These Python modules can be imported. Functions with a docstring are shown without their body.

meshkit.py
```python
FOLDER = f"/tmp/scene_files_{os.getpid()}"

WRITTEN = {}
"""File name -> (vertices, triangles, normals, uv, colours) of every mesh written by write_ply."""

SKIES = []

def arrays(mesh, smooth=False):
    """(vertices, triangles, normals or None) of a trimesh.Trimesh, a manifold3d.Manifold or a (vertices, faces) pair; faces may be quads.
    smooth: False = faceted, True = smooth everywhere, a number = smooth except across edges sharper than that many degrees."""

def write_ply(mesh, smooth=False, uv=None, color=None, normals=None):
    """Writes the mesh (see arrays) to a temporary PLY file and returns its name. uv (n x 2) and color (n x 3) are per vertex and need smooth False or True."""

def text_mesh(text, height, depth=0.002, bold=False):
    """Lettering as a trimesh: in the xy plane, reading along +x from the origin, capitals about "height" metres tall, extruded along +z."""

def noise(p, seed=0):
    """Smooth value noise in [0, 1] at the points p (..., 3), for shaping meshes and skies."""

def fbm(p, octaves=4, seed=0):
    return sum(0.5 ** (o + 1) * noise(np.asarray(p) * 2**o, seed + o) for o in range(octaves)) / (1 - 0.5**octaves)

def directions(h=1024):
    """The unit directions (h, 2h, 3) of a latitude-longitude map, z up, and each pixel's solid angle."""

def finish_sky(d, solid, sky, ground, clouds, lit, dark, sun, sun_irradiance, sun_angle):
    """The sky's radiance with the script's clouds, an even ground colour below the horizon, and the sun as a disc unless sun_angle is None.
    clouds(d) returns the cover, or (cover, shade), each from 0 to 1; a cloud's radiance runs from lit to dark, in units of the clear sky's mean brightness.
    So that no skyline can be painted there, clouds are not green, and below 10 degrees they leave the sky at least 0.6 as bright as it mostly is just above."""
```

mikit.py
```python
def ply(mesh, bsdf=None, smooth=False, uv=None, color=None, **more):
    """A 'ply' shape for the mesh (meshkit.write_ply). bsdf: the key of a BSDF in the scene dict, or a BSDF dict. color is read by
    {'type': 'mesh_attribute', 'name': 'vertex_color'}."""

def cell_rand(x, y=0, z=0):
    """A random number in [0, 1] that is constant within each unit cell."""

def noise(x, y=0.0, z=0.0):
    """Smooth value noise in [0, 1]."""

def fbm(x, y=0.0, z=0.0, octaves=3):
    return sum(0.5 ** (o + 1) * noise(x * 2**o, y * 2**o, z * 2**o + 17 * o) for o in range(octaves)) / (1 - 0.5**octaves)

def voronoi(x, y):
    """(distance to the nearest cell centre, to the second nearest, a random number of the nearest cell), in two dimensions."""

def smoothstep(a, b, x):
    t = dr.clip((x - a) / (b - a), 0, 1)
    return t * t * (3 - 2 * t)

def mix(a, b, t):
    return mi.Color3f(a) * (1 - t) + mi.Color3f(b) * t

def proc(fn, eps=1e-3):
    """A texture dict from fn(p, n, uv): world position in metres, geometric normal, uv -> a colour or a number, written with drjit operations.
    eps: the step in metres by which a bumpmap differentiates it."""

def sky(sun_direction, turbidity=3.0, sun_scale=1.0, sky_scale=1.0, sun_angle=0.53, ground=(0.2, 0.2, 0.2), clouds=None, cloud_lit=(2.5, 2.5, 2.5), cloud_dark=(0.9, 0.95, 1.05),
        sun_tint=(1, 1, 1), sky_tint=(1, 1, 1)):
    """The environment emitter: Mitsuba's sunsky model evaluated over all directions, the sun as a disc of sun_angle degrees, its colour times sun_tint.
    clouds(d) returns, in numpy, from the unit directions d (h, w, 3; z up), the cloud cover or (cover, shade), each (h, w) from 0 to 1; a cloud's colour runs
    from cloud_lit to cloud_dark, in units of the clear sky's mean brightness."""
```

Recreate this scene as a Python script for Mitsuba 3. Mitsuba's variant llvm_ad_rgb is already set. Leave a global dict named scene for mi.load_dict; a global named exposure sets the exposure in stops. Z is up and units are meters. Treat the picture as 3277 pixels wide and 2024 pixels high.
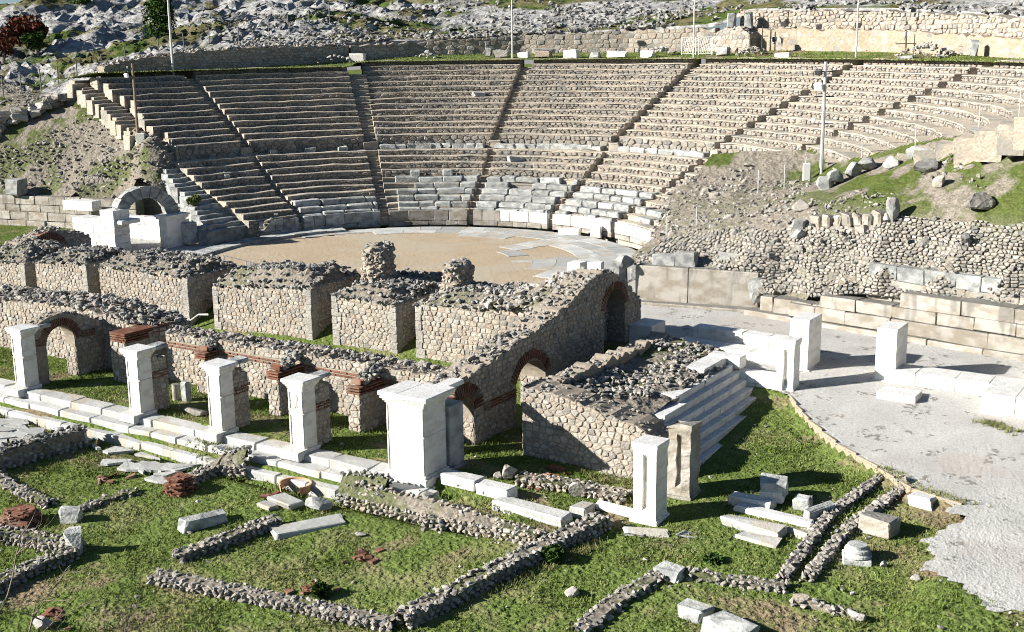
import math, numpy as np, drjit as dr, mitsuba as mi, mikit, meshkit, shapely, trimesh
from shapely.geometry import Polygon, box as sbox
from shapely.ops import unary_union
from scipy.spatial import Voronoi, ConvexHull
from scipy.interpolate import RBFInterpolator
T4 = mi.ScalarTransform4f
scene, labels = {'type': 'scene'}, {}

# ---------------------------------------------------------------- camera, sky, exposure
CAMP = np.array([34.4716, -44.6476, 10.1612])
FWD, UP = np.array([-0.531166, 0.817917, -0.221074]), np.array([-0.109372, 0.192550, 0.975173])
scene['camera'] = {'type': 'perspective', 'fov': 45.138, 'fov_axis': 'x', 'near_clip': 0.5, 'far_clip': 3000.0,
                   'to_world': T4().look_at(origin=CAMP.tolist(), target=(CAMP + FWD).tolist(), up=UP.tolist())}
scene['sky'] = mikit.sky([-0.687, -0.608, 0.40], turbidity=2.6, sun_tint=(0.83, 1.04, 1.55), sky_scale=0.25, sky_tint=(0.92, 1.0, 1.12))
exposure = 3.7

# ---------------------------------------------------------------- terrain height of the flat ground
KERB = np.array([(22.33,-10.93),(22.79,-11.65),(23.49,-12.56),(24.69,-13.81),(26.14,-14.92),(27.21,-15.77),(28.48,-16.13)])
def _ss(a, b, x):
    t = np.clip((x - a) / (b - a), 0, 1); return t * t * (3 - 2 * t)
def zplain(x, y):
    x, y = np.asarray(x, float), np.asarray(y, float)
    L = np.interp(y, [-60, -21.75, -21.35, -12.2, -11.2, -9.3], [-3.85, -1.6, -1.03, -1.03, -.8, 0])
    R = -.085 * np.maximum(0, -8 - y)
    b = _ss(16.6, 20.8, x)
    return L * (1 - b) + R * b - .35 * np.exp(-((x + 1.0) ** 2 / 6 + (y + 12.3) ** 2 / 1.2))
def zg(x, y):
    x, y = np.asarray(x, float), np.asarray(y, float)
    yk = np.interp(x, KERB[:, 0], KERB[:, 1])
    drop = .24 * _ss(0, .12, yk - y) * _ss(17.0, 20.5, x) * (1 - _ss(28.2, 29.2, x)) * _ss(-10.2, -11.2, y)
    return zplain(x, y) - drop * (1 - _ss(-25, -30, y))

# ---------------------------------------------------------------- materials
noise, fbm, sst, mix, vor = mikit.noise, mikit.fbm, mikit.smoothstep, mikit.mix, mikit.voronoi
def pal(t, cols):
    c = mi.Color3f(cols[0]); n = len(cols) - 1
    for i in range(n):
        c = mix(c, cols[i + 1], sst(i / n, (i + 1) / n, t))
    return c
ALB = dict(m_rubble=.52, m_riser=.56, m_grey=.62, m_lightrock=.68, m_scree=.62, m_mortar=.50, m_seat=.70, m_ashlar=.52, m_brick=.62, m_tread=.62, m_grass=.60, m_gravel=.53, m_sand=.52, m_slab=.72, m_hill=.66, m_mound=.46, m_blade=.62, m_leaf=.9, m_redleaf=.8, m_plank=.6, m_plaster=.5)
def bsdf(name, f0, rough=None, bump=None, bscale=.01, beps=2e-3):
    k = ALB.get(name, 1.0); fn = lambda p, n, uv: f0(p, n, uv) * k
    b = {'type': 'diffuse', 'reflectance': mikit.proc(fn)} if rough is None else {'type': 'principled', 'base_color': mikit.proc(fn), 'roughness': rough, 'specular': .35}
    if bump is not None:
        b = {'type': 'bumpmap', 'bump': mikit.proc(bump, eps=beps), 'scale': bscale, 'nested': b}
    scene[name] = {'type': 'twosided', 'bsdf': b}
def stone(cols, lich=(.5, .5, .46), amt=.35, freq=5.0):
    def fn(p, n, uv):
        c = pal(uv.x, cols)
        f = fbm(p.x * freq, p.y * freq, p.z * freq, octaves=3)
        g = noise(p.x * 23, p.y * 23, p.z * 23)
        c = c * (.62 + .55 * f + .22 * g)
        return mix(c, lich, amt * sst(.55, .72, fbm(p.x * 2.3 + 9, p.y * 2.3, p.z * 2.3)))
    return fn
bsdf('m_rubble', stone([(.36,.345,.32),(.52,.46,.385),(.60,.54,.46),(.53,.44,.36),(.64,.60,.53),(.45,.43,.40)], (.52,.48,.42), .3),
     bump=lambda p, n, uv: fbm(p.x * 14, p.y * 14, p.z * 14, octaves=3), bscale=.03)
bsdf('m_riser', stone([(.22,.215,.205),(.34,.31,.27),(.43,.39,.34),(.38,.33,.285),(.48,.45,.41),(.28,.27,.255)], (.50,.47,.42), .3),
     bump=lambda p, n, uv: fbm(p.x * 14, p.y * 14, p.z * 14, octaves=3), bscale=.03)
bsdf('m_grey', stone([(.17,.17,.17),(.28,.28,.27),(.37,.37,.35),(.30,.28,.25),(.44,.44,.42)], (.44,.43,.38), .4),
     bump=lambda p, n, uv: fbm(p.x * 12, p.y * 12, p.z * 12, octaves=3), bscale=.04)
bsdf('m_lightrock', stone([(.28,.27,.26),(.40,.38,.35),(.50,.48,.45),(.38,.34,.29),(.57,.555,.53)], (.34,.34,.31), .45),
     bump=lambda p, n, uv: fbm(p.x * 12, p.y * 12, p.z * 12, octaves=3), bscale=.03)
bsdf('m_scree', stone([(.25,.25,.24),(.36,.335,.30),(.44,.40,.35),(.33,.31,.29),(.50,.475,.44)], (.33,.33,.29), .4),
     bump=lambda p, n, uv: fbm(p.x * 12, p.y * 12, p.z * 12, octaves=3), bscale=.04)
bsdf('m_mortar', lambda p, n, uv: mi.Color3f(.50, .435, .355) * (.6 + .6 * fbm(p.x * 9, p.y * 9, p.z * 9)))
def marble(p, n, uv):
    f = fbm(p.x * 3, p.y * 3, p.z * 6)
    c = mix((.60, .585, .555), (.50, .475, .43), sst(.4, .75, f)) * (.86 + .2 * uv.x)
    c = mix(c, (.52, .46, .37), .5 * sst(.54, .78, fbm(p.x * 5 + 3, p.y * 5, p.z * 1.1)))
    c = mix(c, (.34, .34, .33), .5 * sst(.63, .78, fbm(p.x * 9, p.y * 9 + 3, p.z * 2.2, octaves=4)))
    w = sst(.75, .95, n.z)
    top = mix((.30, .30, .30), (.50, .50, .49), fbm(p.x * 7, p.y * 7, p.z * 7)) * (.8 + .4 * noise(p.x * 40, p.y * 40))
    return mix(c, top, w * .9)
bsdf('m_marble', marble, rough=.55, bump=lambda p, n, uv: fbm(p.x * 30, p.y * 30, p.z * 30), bscale=.004)
def oldmarble(p, n, uv):
    f = fbm(p.x * 4, p.y * 4, p.z * 4, octaves=4)
    c = mix((.27, .28, .28), (.52, .53, .51), sst(.25, .7, f)) * (.75 + .4 * uv.x)
    return mix(c, (.42, .36, .28), .4 * sst(.6, .8, fbm(p.x * 1.7 + 5, p.y * 1.7, p.z * 3)))
bsdf('m_seat', oldmarble, bump=lambda p, n, uv: fbm(p.x * 16, p.y * 16, p.z * 16), bscale=.02)
def ashlar_fn(p, n, uv):
    f = fbm(p.x * 2.2, p.y * 2.2, p.z * 3.5, octaves=4)
    c = mix((.44, .39, .32), (.62, .58, .52), sst(.3, .65, f)) * (.82 + .3 * uv.x)
    streak = sst(.5, .75, fbm(p.x * 5 + p.y * 5, 0.0, p.z * .7)) * (.35 + .5 * uv.y)
    c = mix(c, (.26, .25, .23), streak * .8)
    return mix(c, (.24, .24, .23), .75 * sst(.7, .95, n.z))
bsdf('m_ashlar', ashlar_fn, bump=lambda p, n, uv: fbm(p.x * 15, p.y * 15, p.z * 15), bscale=.02)
bsdf('m_brick', stone([(.17,.085,.06),(.25,.12,.085),(.31,.16,.11),(.22,.12,.095)], (.36,.30,.24), .45))
def tread(p, n, uv):
    f = fbm(p.x * 2.5, p.y * 2.5, p.z * 2.5)
    c = mix((.50, .43, .345), (.62, .555, .46), f) * (.75 + .5 * noise(p.x * 17, p.y * 17, p.z * 17))
    return mix(c, (.34, .33, .30), .8 * sst(.52, .7, fbm(p.x * 1.1 + 7, p.y * 1.1, p.z)))
bsdf('m_tread', tread, bump=lambda p, n, uv: fbm(p.x * 12, p.y * 12, p.z * 12), bscale=.03)
GREEN_A, GREEN_B, DRY, SOIL = (.125, .180, .045), (.195, .255, .078), (.33, .30, .16), (.29, .225, .15)
def grass_fn(p, n, uv):
    a = fbm(p.x * .9, p.y * .9, p.z * .9, octaves=4); b = fbm(p.x * .35 + 4, p.y * .35, octaves=3); s = noise(p.x * 26, p.y * 26, p.z * 9)
    c = mix(GREEN_A, GREEN_B, fbm(p.x * 4, p.y * 4)) * (.55 + .8 * s)
    c = mix(c, DRY, .55 * sst(.5, .68, a))
    st = sst(.9, .2, dr.abs(p.y + 22.6)) * sst(9.5, 6.0, p.x + 2.5 * a) * sst(-21.6, -21.75, p.y)
    return mix(c, mi.Color3f(SOIL) * (.6 + .7 * s), dr.maximum(sst(.57, .70, .5 * a + .5 * b) * .9, st))
bsdf('m_grass', grass_fn, bump=lambda p, n, uv: fbm(p.x * 9, p.y * 9, p.z * 9, octaves=4), bscale=.12, beps=.01)
def gravel_fn(p, n, uv):
    s = noise(p.x * 34, p.y * 34); f = fbm(p.x * 1.2, p.y * 1.2); g = fbm(p.x * 5, p.y * 5, octaves=4)
    c = mix((.60, .595, .575), (.72, .71, .68), sst(.2, .8, s)) * (.84 + .28 * f)
    c = mix(c, (.22, .21, .18), .75 * sst(.63, .74, fbm(p.x * 2.6 + 3, p.y * 2.6, octaves=4)) * sst(.4, .6, noise(p.x * 13, p.y * 13)))
    return mix(c, (.60, .52, .45), .3 * sst(.55, .7, fbm(p.x * .5 + 8, p.y * .5)))
bsdf('m_gravel', gravel_fn, bump=lambda p, n, uv: noise(p.x * 30, p.y * 30) + noise(p.x * 13, p.y * 13), bscale=.010)
def sand_fn(p, n, uv):
    c = mix((.57, .45, .31), (.66, .55, .41), fbm(p.x * 1.0, p.y * 1.0, octaves=4)) * (.86 + .28 * noise(p.x * 24, p.y * 24))
    return mix(c, (.62, .56, .45), .6 * sst(.5, .7, fbm(p.x * .45 + 2, p.y * .45)))
bsdf('m_sand', sand_fn, bump=lambda p, n, uv: fbm(p.x * 8, p.y * 8), bscale=.02)
def slab_fn(p, n, uv):
    c = mix((.40, .41, .41), (.60, .60, .57), fbm(p.x * 2, p.y * 2, octaves=4)) * (.75 + .4 * uv.x)
    return mix(c, (.45, .38, .28), .5 * sst(.58, .7, fbm(p.x * 1.3 + 6, p.y * 1.3)))
bsdf('m_slab', slab_fn, bump=lambda p, n, uv: fbm(p.x * 9, p.y * 9), bscale=.012)
def rockhill_fn(p, n, uv):
    f = fbm(p.x * .7, p.y * .7, p.z * 1.4, octaves=4); g = fbm(p.x * 3.1, p.y * 3.1, p.z * 4, octaves=3)
    c = mix((.30, .30, .30), (.50, .495, .48), sst(.25, .7, f)) * (.5 + .8 * g)
    k = sst(.50, .60, fbm(p.x * .16 + 3, p.y * .16, p.z * .2, octaves=4) + .35 * (n.z - .80))
    gr = mix(mix((.11, .12, .05), (.20, .17, .10), fbm(p.x * .8, p.y * .8)), (.085, .12, .035), sst(.5, .62, fbm(p.x * .5, p.y * .5 + 4)))
    return mix(c, gr * (.6 + .7 * g), k)
bsdf('m_hill', rockhill_fn, bump=lambda p, n, uv: fbm(p.x * 1.6, p.y * 1.6, p.z * 2.4, octaves=4), bscale=.5, beps=.03)
def mound_fn(p, n, uv):
    g = fbm(p.x * 3.5, p.y * 3.5, p.z * 3.5, octaves=3); s = noise(p.x * 19, p.y * 19, p.z * 19)
    c = mix((.30, .27, .22), (.46, .41, .35), g) * (.6 + .7 * s)
    k = sst(.46, .58, fbm(p.x * .7 + 1, p.y * .7, p.z * .5, octaves=4))
    return mix(c, mix(GREEN_A, (.15, .17, .06), g) * (.6 + .8 * s), k * uv.y)
bsdf('m_mound', mound_fn, bump=lambda p, n, uv: fbm(p.x * 5, p.y * 5, p.z * 5, octaves=3), bscale=.12, beps=.01)
bsdf('m_blade', lambda p, n, uv: pal(uv.x, [(.105, .165, .034), (.17, .24, .058), (.26, .31, .10), (.38, .36, .18)]) * (.7 + .6 * noise(p.x * 2, p.y * 2)))
bsdf('m_leaf', lambda p, n, uv: pal(uv.x, [(.02, .045, .012), (.04, .075, .02), (.075, .10, .03)]))
bsdf('m_redleaf', lambda p, n, uv: pal(uv.x, [(.09, .03, .022), (.16, .055, .04), (.07, .06, .03)]))
def flat(name, col, rough=.6, metal=0.0):
    scene[name] = {'type': 'twosided', 'bsdf': {'type': 'principled', 'base_color': {'type': 'rgb', 'value': list(col)}, 'roughness': rough, 'metallic': metal}}
flat('m_twig', (.13, .10, .075), .8); flat('m_galv', (.42, .42, .41), .5, .2); flat('m_dark', (.035, .035, .038), .5); flat('m_wood', (.17, .12, .08), .8)
flat('m_white', (.75, .75, .74), .5); flat('m_box', (.40, .41, .36), .6); flat('m_rust', (.16, .09, .055), .8); flat('m_terracotta', (.42, .23, .13), .8)
bsdf('m_plank', lambda p, n, uv: mi.Color3f(.46, .39, .29) * (.65 + .5 * fbm(p.x * 6, p.y * 6, p.z * 30)))

# ---------------------------------------------------------------- mesh helpers
class MB:
    def __init__(s): s.V, s.F, s.U, s.n = [], [], [], 0
    def add(s, v, f, tone=.5, r=.5):
        v = np.asarray(v, float); s.V.append(v); s.F.append(np.asarray(f) + s.n); s.n += len(v)
        s.U.append(np.broadcast_to(np.array([tone, r], float), (len(v), 2))); return s
    def put(s, key, mat, smooth=False):
        if not s.n: return None
        scene[key] = mikit.ply((np.vstack(s.V), np.vstack(s.F)), mat, smooth, uv=np.vstack(s.U)); return key
used = set()
def uniq(k):
    if k not in used: used.add(k); return k
    i = 1
    while f'{k}_{i:03d}' in used: i += 1
    k = f'{k}_{i:03d}'; used.add(k); return k
def thing(name, label, cat, group=None):
    k = uniq(name); labels[k] = {'label': label, 'category': cat}
    if group: labels[k]['group'] = group
    return k
def part(par, name, v, f, mat, tone=.5, r=.5, smooth=False):
    k = uniq(par + '__' + name); MB().add(v, f, tone, r).put(k, mat, smooth); return k
def stuffpart(par, name, mb, mat, label=None):
    if mb.n:
        k = uniq(par + '__' + name); mb.put(k, mat); labels[k] = {'kind': 'stuff'}
        if label: labels[k]['label'] = label
def struct(name, v, f, mat, tone=.5, r=.5, smooth=False, uv=None):
    k = uniq(name); labels[k] = {'kind': 'structure'}
    if uv is None: MB().add(v, f, tone, r).put(k, mat, smooth)
    else: scene[k] = mikit.ply((v, f), mat, smooth, uv=uv)
    return k
QF = lambda *q: np.array([t for a, b, c, d in q for t in ((a, b, c), (a, c, d))])
# chamfered box: 24 vertices, shared topology
def _cb(a, b, h, c):
    v = []
    for sx in (-1, 1):
        for sy in (-1, 1):
            for sz in (-1, 1):
                v += [(sx * a, sy * (b - c), sz * (h - c)), (sx * (a - c), sy * b, sz * (h - c)), (sx * (a - c), sy * (b - c), sz * h)]
    return np.array(v, float)
def hull_faces(v):
    h = ConvexHull(v); f = h.simplices.copy(); c = v.mean(0)
    n = np.cross(v[f[:, 1]] - v[f[:, 0]], v[f[:, 2]] - v[f[:, 0]])
    fl = np.einsum('ij,ij->i', n, v[f[:, 0]] - c) < 0; f[fl] = f[fl][:, ::-1]; return f
CBF = hull_faces(_cb(1, 1, 1, .2) * (1 + 1e-3 * np.random.default_rng(1).random((24, 1))))
def cbox(L, W, H, c=.02, rng=None, jit=0.0):
    """block centred in xy, standing on z = 0"""
    c = min(c, .3 * min(L, W, H)); v = _cb(L / 2, W / 2, H / 2, c)
    if rng is not None and jit: v = v + rng.normal(0, jit, (24, 3)) * .5 + np.repeat(rng.normal(0, jit, (8, 3)), 3, 0)
    return v + [0, 0, H / 2], CBF
def place(v, x, y, z, rz=0.0, tilt=0.0, tz=0.0):
    if tilt:
        c, s = math.cos(tilt), math.sin(tilt); a = np.array([math.cos(tz), math.sin(tz), 0.0])
        v = v * c + np.cross(a, v) * s + np.outer(v @ a, a) * (1 - c)
    c, s = math.cos(rz), math.sin(rz)
    return np.stack([v[:, 0] * c - v[:, 1] * s + x, v[:, 0] * s + v[:, 1] * c + y, v[:, 2] + z], 1)
_rr = np.random.default_rng(3)
ROCKS = []
for _k in range(40):
    _d = _rr.normal(size=(15, 3)); _d /= np.linalg.norm(_d, axis=1, keepdims=True)
    _p = np.sign(_d) * np.abs(_d) ** _rr.uniform(.55, .9) * _rr.uniform(.72, 1.0, (15, 1))
    _h = ConvexHull(_p); _i = np.unique(_h.simplices); _q = _p[_i]; ROCKS.append((_q, hull_faces(_q)))
def rockv(rng, sx, sy, sz):
    v, f = ROCKS[rng.integers(40)]
    a, b = rng.uniform(0, 6.283), rng.normal(0, .35)
    return place(v * [sx / 2, sy / 2, sz / 2], 0, 0, 0, a, b, rng.uniform(0, 6.28)), f
BIG = []
for _k in range(12):   # finer boulders
    _m = trimesh.creation.icosphere(2); _v = np.array(_m.vertices)
    _v = np.sign(_v) * np.abs(_v) ** .72; _v *= (.78 + .5 * meshkit.fbm(_v * 1.3 + _k * 7, 3, _k))[:, None]
    for _j in range(13):
        _n = _rr.normal(size=3); _n /= np.linalg.norm(_n); _d = _rr.uniform(.5, .78); _e = _v @ _n - _d; _v = _v - np.outer(np.maximum(_e, 0) * .97, _n)
    BIG.append((_v, np.array(_m.faces)))
def rocks(mb, rng, pos, size, flatness=.65, tone=None, sink=.3):
    pos = np.asarray(pos, float); size = np.broadcast_to(size, len(pos))
    for p, s in zip(pos, size):
        v, f = rockv(rng, s * rng.uniform(.8, 1.4), s * rng.uniform(.7, 1.1), s * flatness * rng.uniform(.7, 1.2))
        mb.add(v + p + [0, 0, s * flatness * (.5 - sink)], f, rng.random() if tone is None else tone, rng.random())
def rank_put(par, items, mat, nparts, name='stone', rest='small_stones'):
    """items: (v, f, tone). The nparts that show largest become parts, the others one mesh."""
    sc = []
    for v, f, t in items:
        c = v.mean(0); d = CAMP - c; r2 = d @ d
        n = np.cross(v[f[:, 1]] - v[f[:, 0]], v[f[:, 2]] - v[f[:, 0]]); q = n @ d
        sc.append(q[q > 0].sum() / r2 ** 1.5)
    order = np.argsort(sc)[::-1]; mb = MB()
    for j, i in enumerate(order):
        v, f, t = items[i]
        if j < nparts: part(par, name, v, f, mat, t, .5)
        else: mb.add(v, f, t)
    stuffpart(par, rest, mb, mat)
def stones_on(poly, cell, fn, rng, gap=.02, proud=.035, dark=0.0, tones=(0, 1)):
    """rubble masonry on a face: fn(s, t, d) -> xyz. Returns a list of (v, f, tone)."""
    x0, y0, x1, y1 = poly.bounds; S = []; y = y0 - cell[1]
    while y < y1 + cell[1]:
        h = cell[1] * rng.uniform(.75, 1.35); x = x0 - cell[0] * rng.uniform(.5, 1.5)
        while x < x1 + cell[0]:
            w = cell[0] * rng.choice([.55, .8, 1.0, 1.3, 1.7]); S.append((x + w / 2, y + h / 2 + rng.normal(0, .16) * cell[1])); x += w
        y += h
    S = np.array(S) / cell; B = np.array([[-50, -50], [-50, 9e2], [9e2, -50], [9e2, 9e2]]); vo = Voronoi(np.vstack([S, B]))
    cells = []
    for i in range(len(S)):
        g = vo.regions[vo.point_region[i]]
        if -1 in g or len(g) < 3: continue
        p = vo.vertices[g]; p = p[np.argsort(np.arctan2(p[:, 1] - S[i, 1], p[:, 0] - S[i, 0]))] * cell
        if (p.max(0) - p.min(0) > 4.5 * np.array(cell)).any() or p[:, 0].max() < x0 or p[:, 0].min() > x1 or p[:, 1].max() < y0 or p[:, 1].min() > y1: continue
        cells.append(p)
    P = [Polygon(p) for p in cells]; shapely.prepare(poly); inside = shapely.contains(poly, P); hit = shapely.intersects(poly, P); out = []
    for p, g, a, b in zip(cells, P, inside, hit):
        if not a:
            if not b: continue
            q = g.intersection(poly)
            if q.geom_type != 'Polygon': continue
            if q.area < .15 * cell[0] * cell[1]: continue
            p = np.array(q.exterior.coords)[:-1]
            if not q.exterior.is_ccw: p = p[::-1]
        c = p.mean(0); r = np.linalg.norm(p - c, axis=1).mean()
        e = np.linalg.norm(p - np.roll(p, 1, 0), axis=1) > .22 * r
        if e.sum() >= 4: p = p[e]
        n = len(p); k = max(.5, 1 - gap / r); h = proud * rng.uniform(.35, 1.5); tl = rng.normal(0, .25, 2)
        a0 = c + (p - c) * k; a1 = c + (p - c) * (k * rng.uniform(.76, .9)); q = np.vstack([a0, a0, a1, c + rng.normal(0, .12, 2) * r])
        d = np.concatenate([np.full(n, -.03), np.full(n, h * .45), h * (1 + .5 * ((a1 - c) / r) @ tl), [h * 1.12]])
        v = fn(q[:, 0], q[:, 1], d); i = np.arange(n); j = (i + 1) % n
        f = np.vstack([np.stack([i, j, j + n], 1), np.stack([i, j + n, i + n], 1), np.stack([i + n, j + n, j + 2 * n], 1), np.stack([i + n, j + 2 * n, i + 2 * n], 1), np.stack([i + 2 * n, j + 2 * n, i * 0 + 3 * n], 1)])
        out.append((v, f, rng.uniform(*tones)))
    return out
def grid(x0, x1, y0, y1, nx, ny):
    X, Y = np.meshgrid(np.linspace(x0, x1, nx), np.linspace(y0, y1, ny), indexing='ij')
    i, j = np.meshgrid(np.arange(nx - 1), np.arange(ny - 1), indexing='ij'); a = (i * ny + j).ravel(); b, c, d = a + ny, a + ny + 1, a + 1
    return X.ravel(), Y.ravel(), np.vstack([np.stack([a, b, c], 1), np.stack([a, c, d], 1)])
def tube(pts, rad, n=6):
    p = np.asarray(pts, float); rad = np.broadcast_to(rad, len(p)); t = np.gradient(p, axis=0); t /= np.linalg.norm(t, axis=1, keepdims=True) + 1e-9
    ref = np.where(np.abs(t[:, 2:]) < .9, [[0, 0, 1.0]], [[1.0, 0, 0]]); a = np.cross(t, ref); a /= np.linalg.norm(a, axis=1, keepdims=True); b = np.cross(t, a)
    an = np.arange(n) * 2 * np.pi / n
    v = (p[:, None] + rad[:, None, None] * (np.cos(an)[None, :, None] * a[:, None] + np.sin(an)[None, :, None] * b[:, None])).reshape(-1, 3)
    i, j = np.meshgrid(np.arange(len(p) - 1), np.arange(n), indexing='ij'); i, j = i.ravel(), j.ravel(); k = (j + 1) % n
    f = np.vstack([np.stack([i * n + j, i * n + k, (i + 1) * n + k], 1), np.stack([i * n + j, (i + 1) * n + k, (i + 1) * n + j], 1)])
    m = len(v); v = np.vstack([v, p[:1], p[-1:]]); jj = np.arange(n); kk = (jj + 1) % n; e = (len(p) - 1) * n
    return v, np.vstack([f, np.stack([kk, jj, jj * 0 + m], 1), np.stack([jj + e, kk + e, jj * 0 + m + 1], 1)])

# planar rubble wall ------------------------------------------------------------------
def wall(key, a, b, thick, top, z0, cell=(.27, .17), holes=(), nparts=260, faces='fblr', seed=1, cap=.17, capn=26, mat='m_rubble', capmat='m_scree', rag=.06, gap=.02, proud=.026, core='m_mortar', caplift=0.0, skip=()):
    """front face on the line a-b, body to the left of the direction a -> b; top: [(s, z)...]"""
    rng = np.random.default_rng(seed); a, b = np.array(a, float), np.array(b, float); L = np.linalg.norm(b - a); u = (b - a) / L; n = np.array([u[1], -u[0]])
    ts, tz = np.array(top).T; tp = lambda s: np.interp(s, ts, tz)
    ss = np.arange(0, L + .01, .16); ss[-1] = L; zz = tp(ss) + rng.normal(0, rag, len(ss)) - .02
    poly = Polygon([(0, z0), (L, z0)] + list(zip(ss[::-1], zz[::-1])))
    for h in holes: poly = poly.difference(h)
    def P(s, d, z): return np.stack([a[0] + u[0] * s + n[0] * d, a[1] + u[1] * s + n[1] * d, z], 1)
    mb = MB()
    for g in getattr(poly, 'geoms', [poly]):
        if g.area < .02: continue
        m = trimesh.creation.extrude_polygon(g, thick - .04, engine='earcut'); v = np.array(m.vertices); mb.add(P(v[:, 0], -(v[:, 2] + .02), v[:, 1]), np.array(m.faces)[:, ::-1])
    mb.put(uniq(key + '__core'), core)
    for h in skip: poly = poly.difference(h)
    if poly.geom_type != 'Polygon': poly = max(poly.geoms, key=lambda g: g.area)
    it = []
    if 'f' in faces: it += stones_on(poly, cell, lambda s, t, d: P(s, d - .02, t), rng, gap, proud)
    if 'b' in faces: it += stones_on(poly, (cell[0] * 1.2, cell[1] * 1.2), lambda s, t, d: P(s, -thick + .02 - d, t), rng, gap, proud)
    for c, s0, sg in (('l', 0.0, -1), ('r', L, 1)):
        if c in faces and tp(s0) - z0 > .2:
            it += stones_on(sbox(.0, z0, thick, float(tp(s0))), cell, lambda s, t, d: P(s0 + sg * d + 0 * s, -s, t), rng, gap, proud)
    for h in holes:   # reveals of openings: far jamb stones
        hx0, hy0, hx1, hy1 = h.bounds
        it += stones_on(sbox(.03, max(hy0, z0), thick - .03, hy0 + .68 * (hy1 - hy0)), cell, lambda s, t, d: P(hx1 - d - .005 + 0 * s, -s, t), rng, gap, proud * .6)
        it += stones_on(sbox(.03, max(hy0, z0), thick - .03, hy0 + .68 * (hy1 - hy0)), cell, lambda s, t, d: P(hx0 + d + .005 + 0 * s, -s, t), rng, gap, proud * .6)
    rank_put(key, it, mat, nparts)
    if cap:
        N = int(L * thick * capn * 1.8); s = rng.uniform(0, L, N); w = rng.uniform(.04, thick - .04, N); mb = MB()
        lift = caplift * np.clip(1 - np.abs(w / thick - .5) * 2, 0, 1)
        q = P(s, -w, tp(s) - .03 + lift + rng.uniform(-.03, .05, N))
        keep = ~np.array([any(h.contains(shapely.Point(a_, b_ - .02)) for h in holes) for a_, b_ in zip(s, tp(s))]) if holes else np.ones(N, bool)
        rocks(mb, rng, q[keep], (cap * (.35 + 1.1 * rng.random(N) ** 2))[keep], .7, None, .5); stuffpart(key, 'rubble_top', mb, capmat)
    return P
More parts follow.
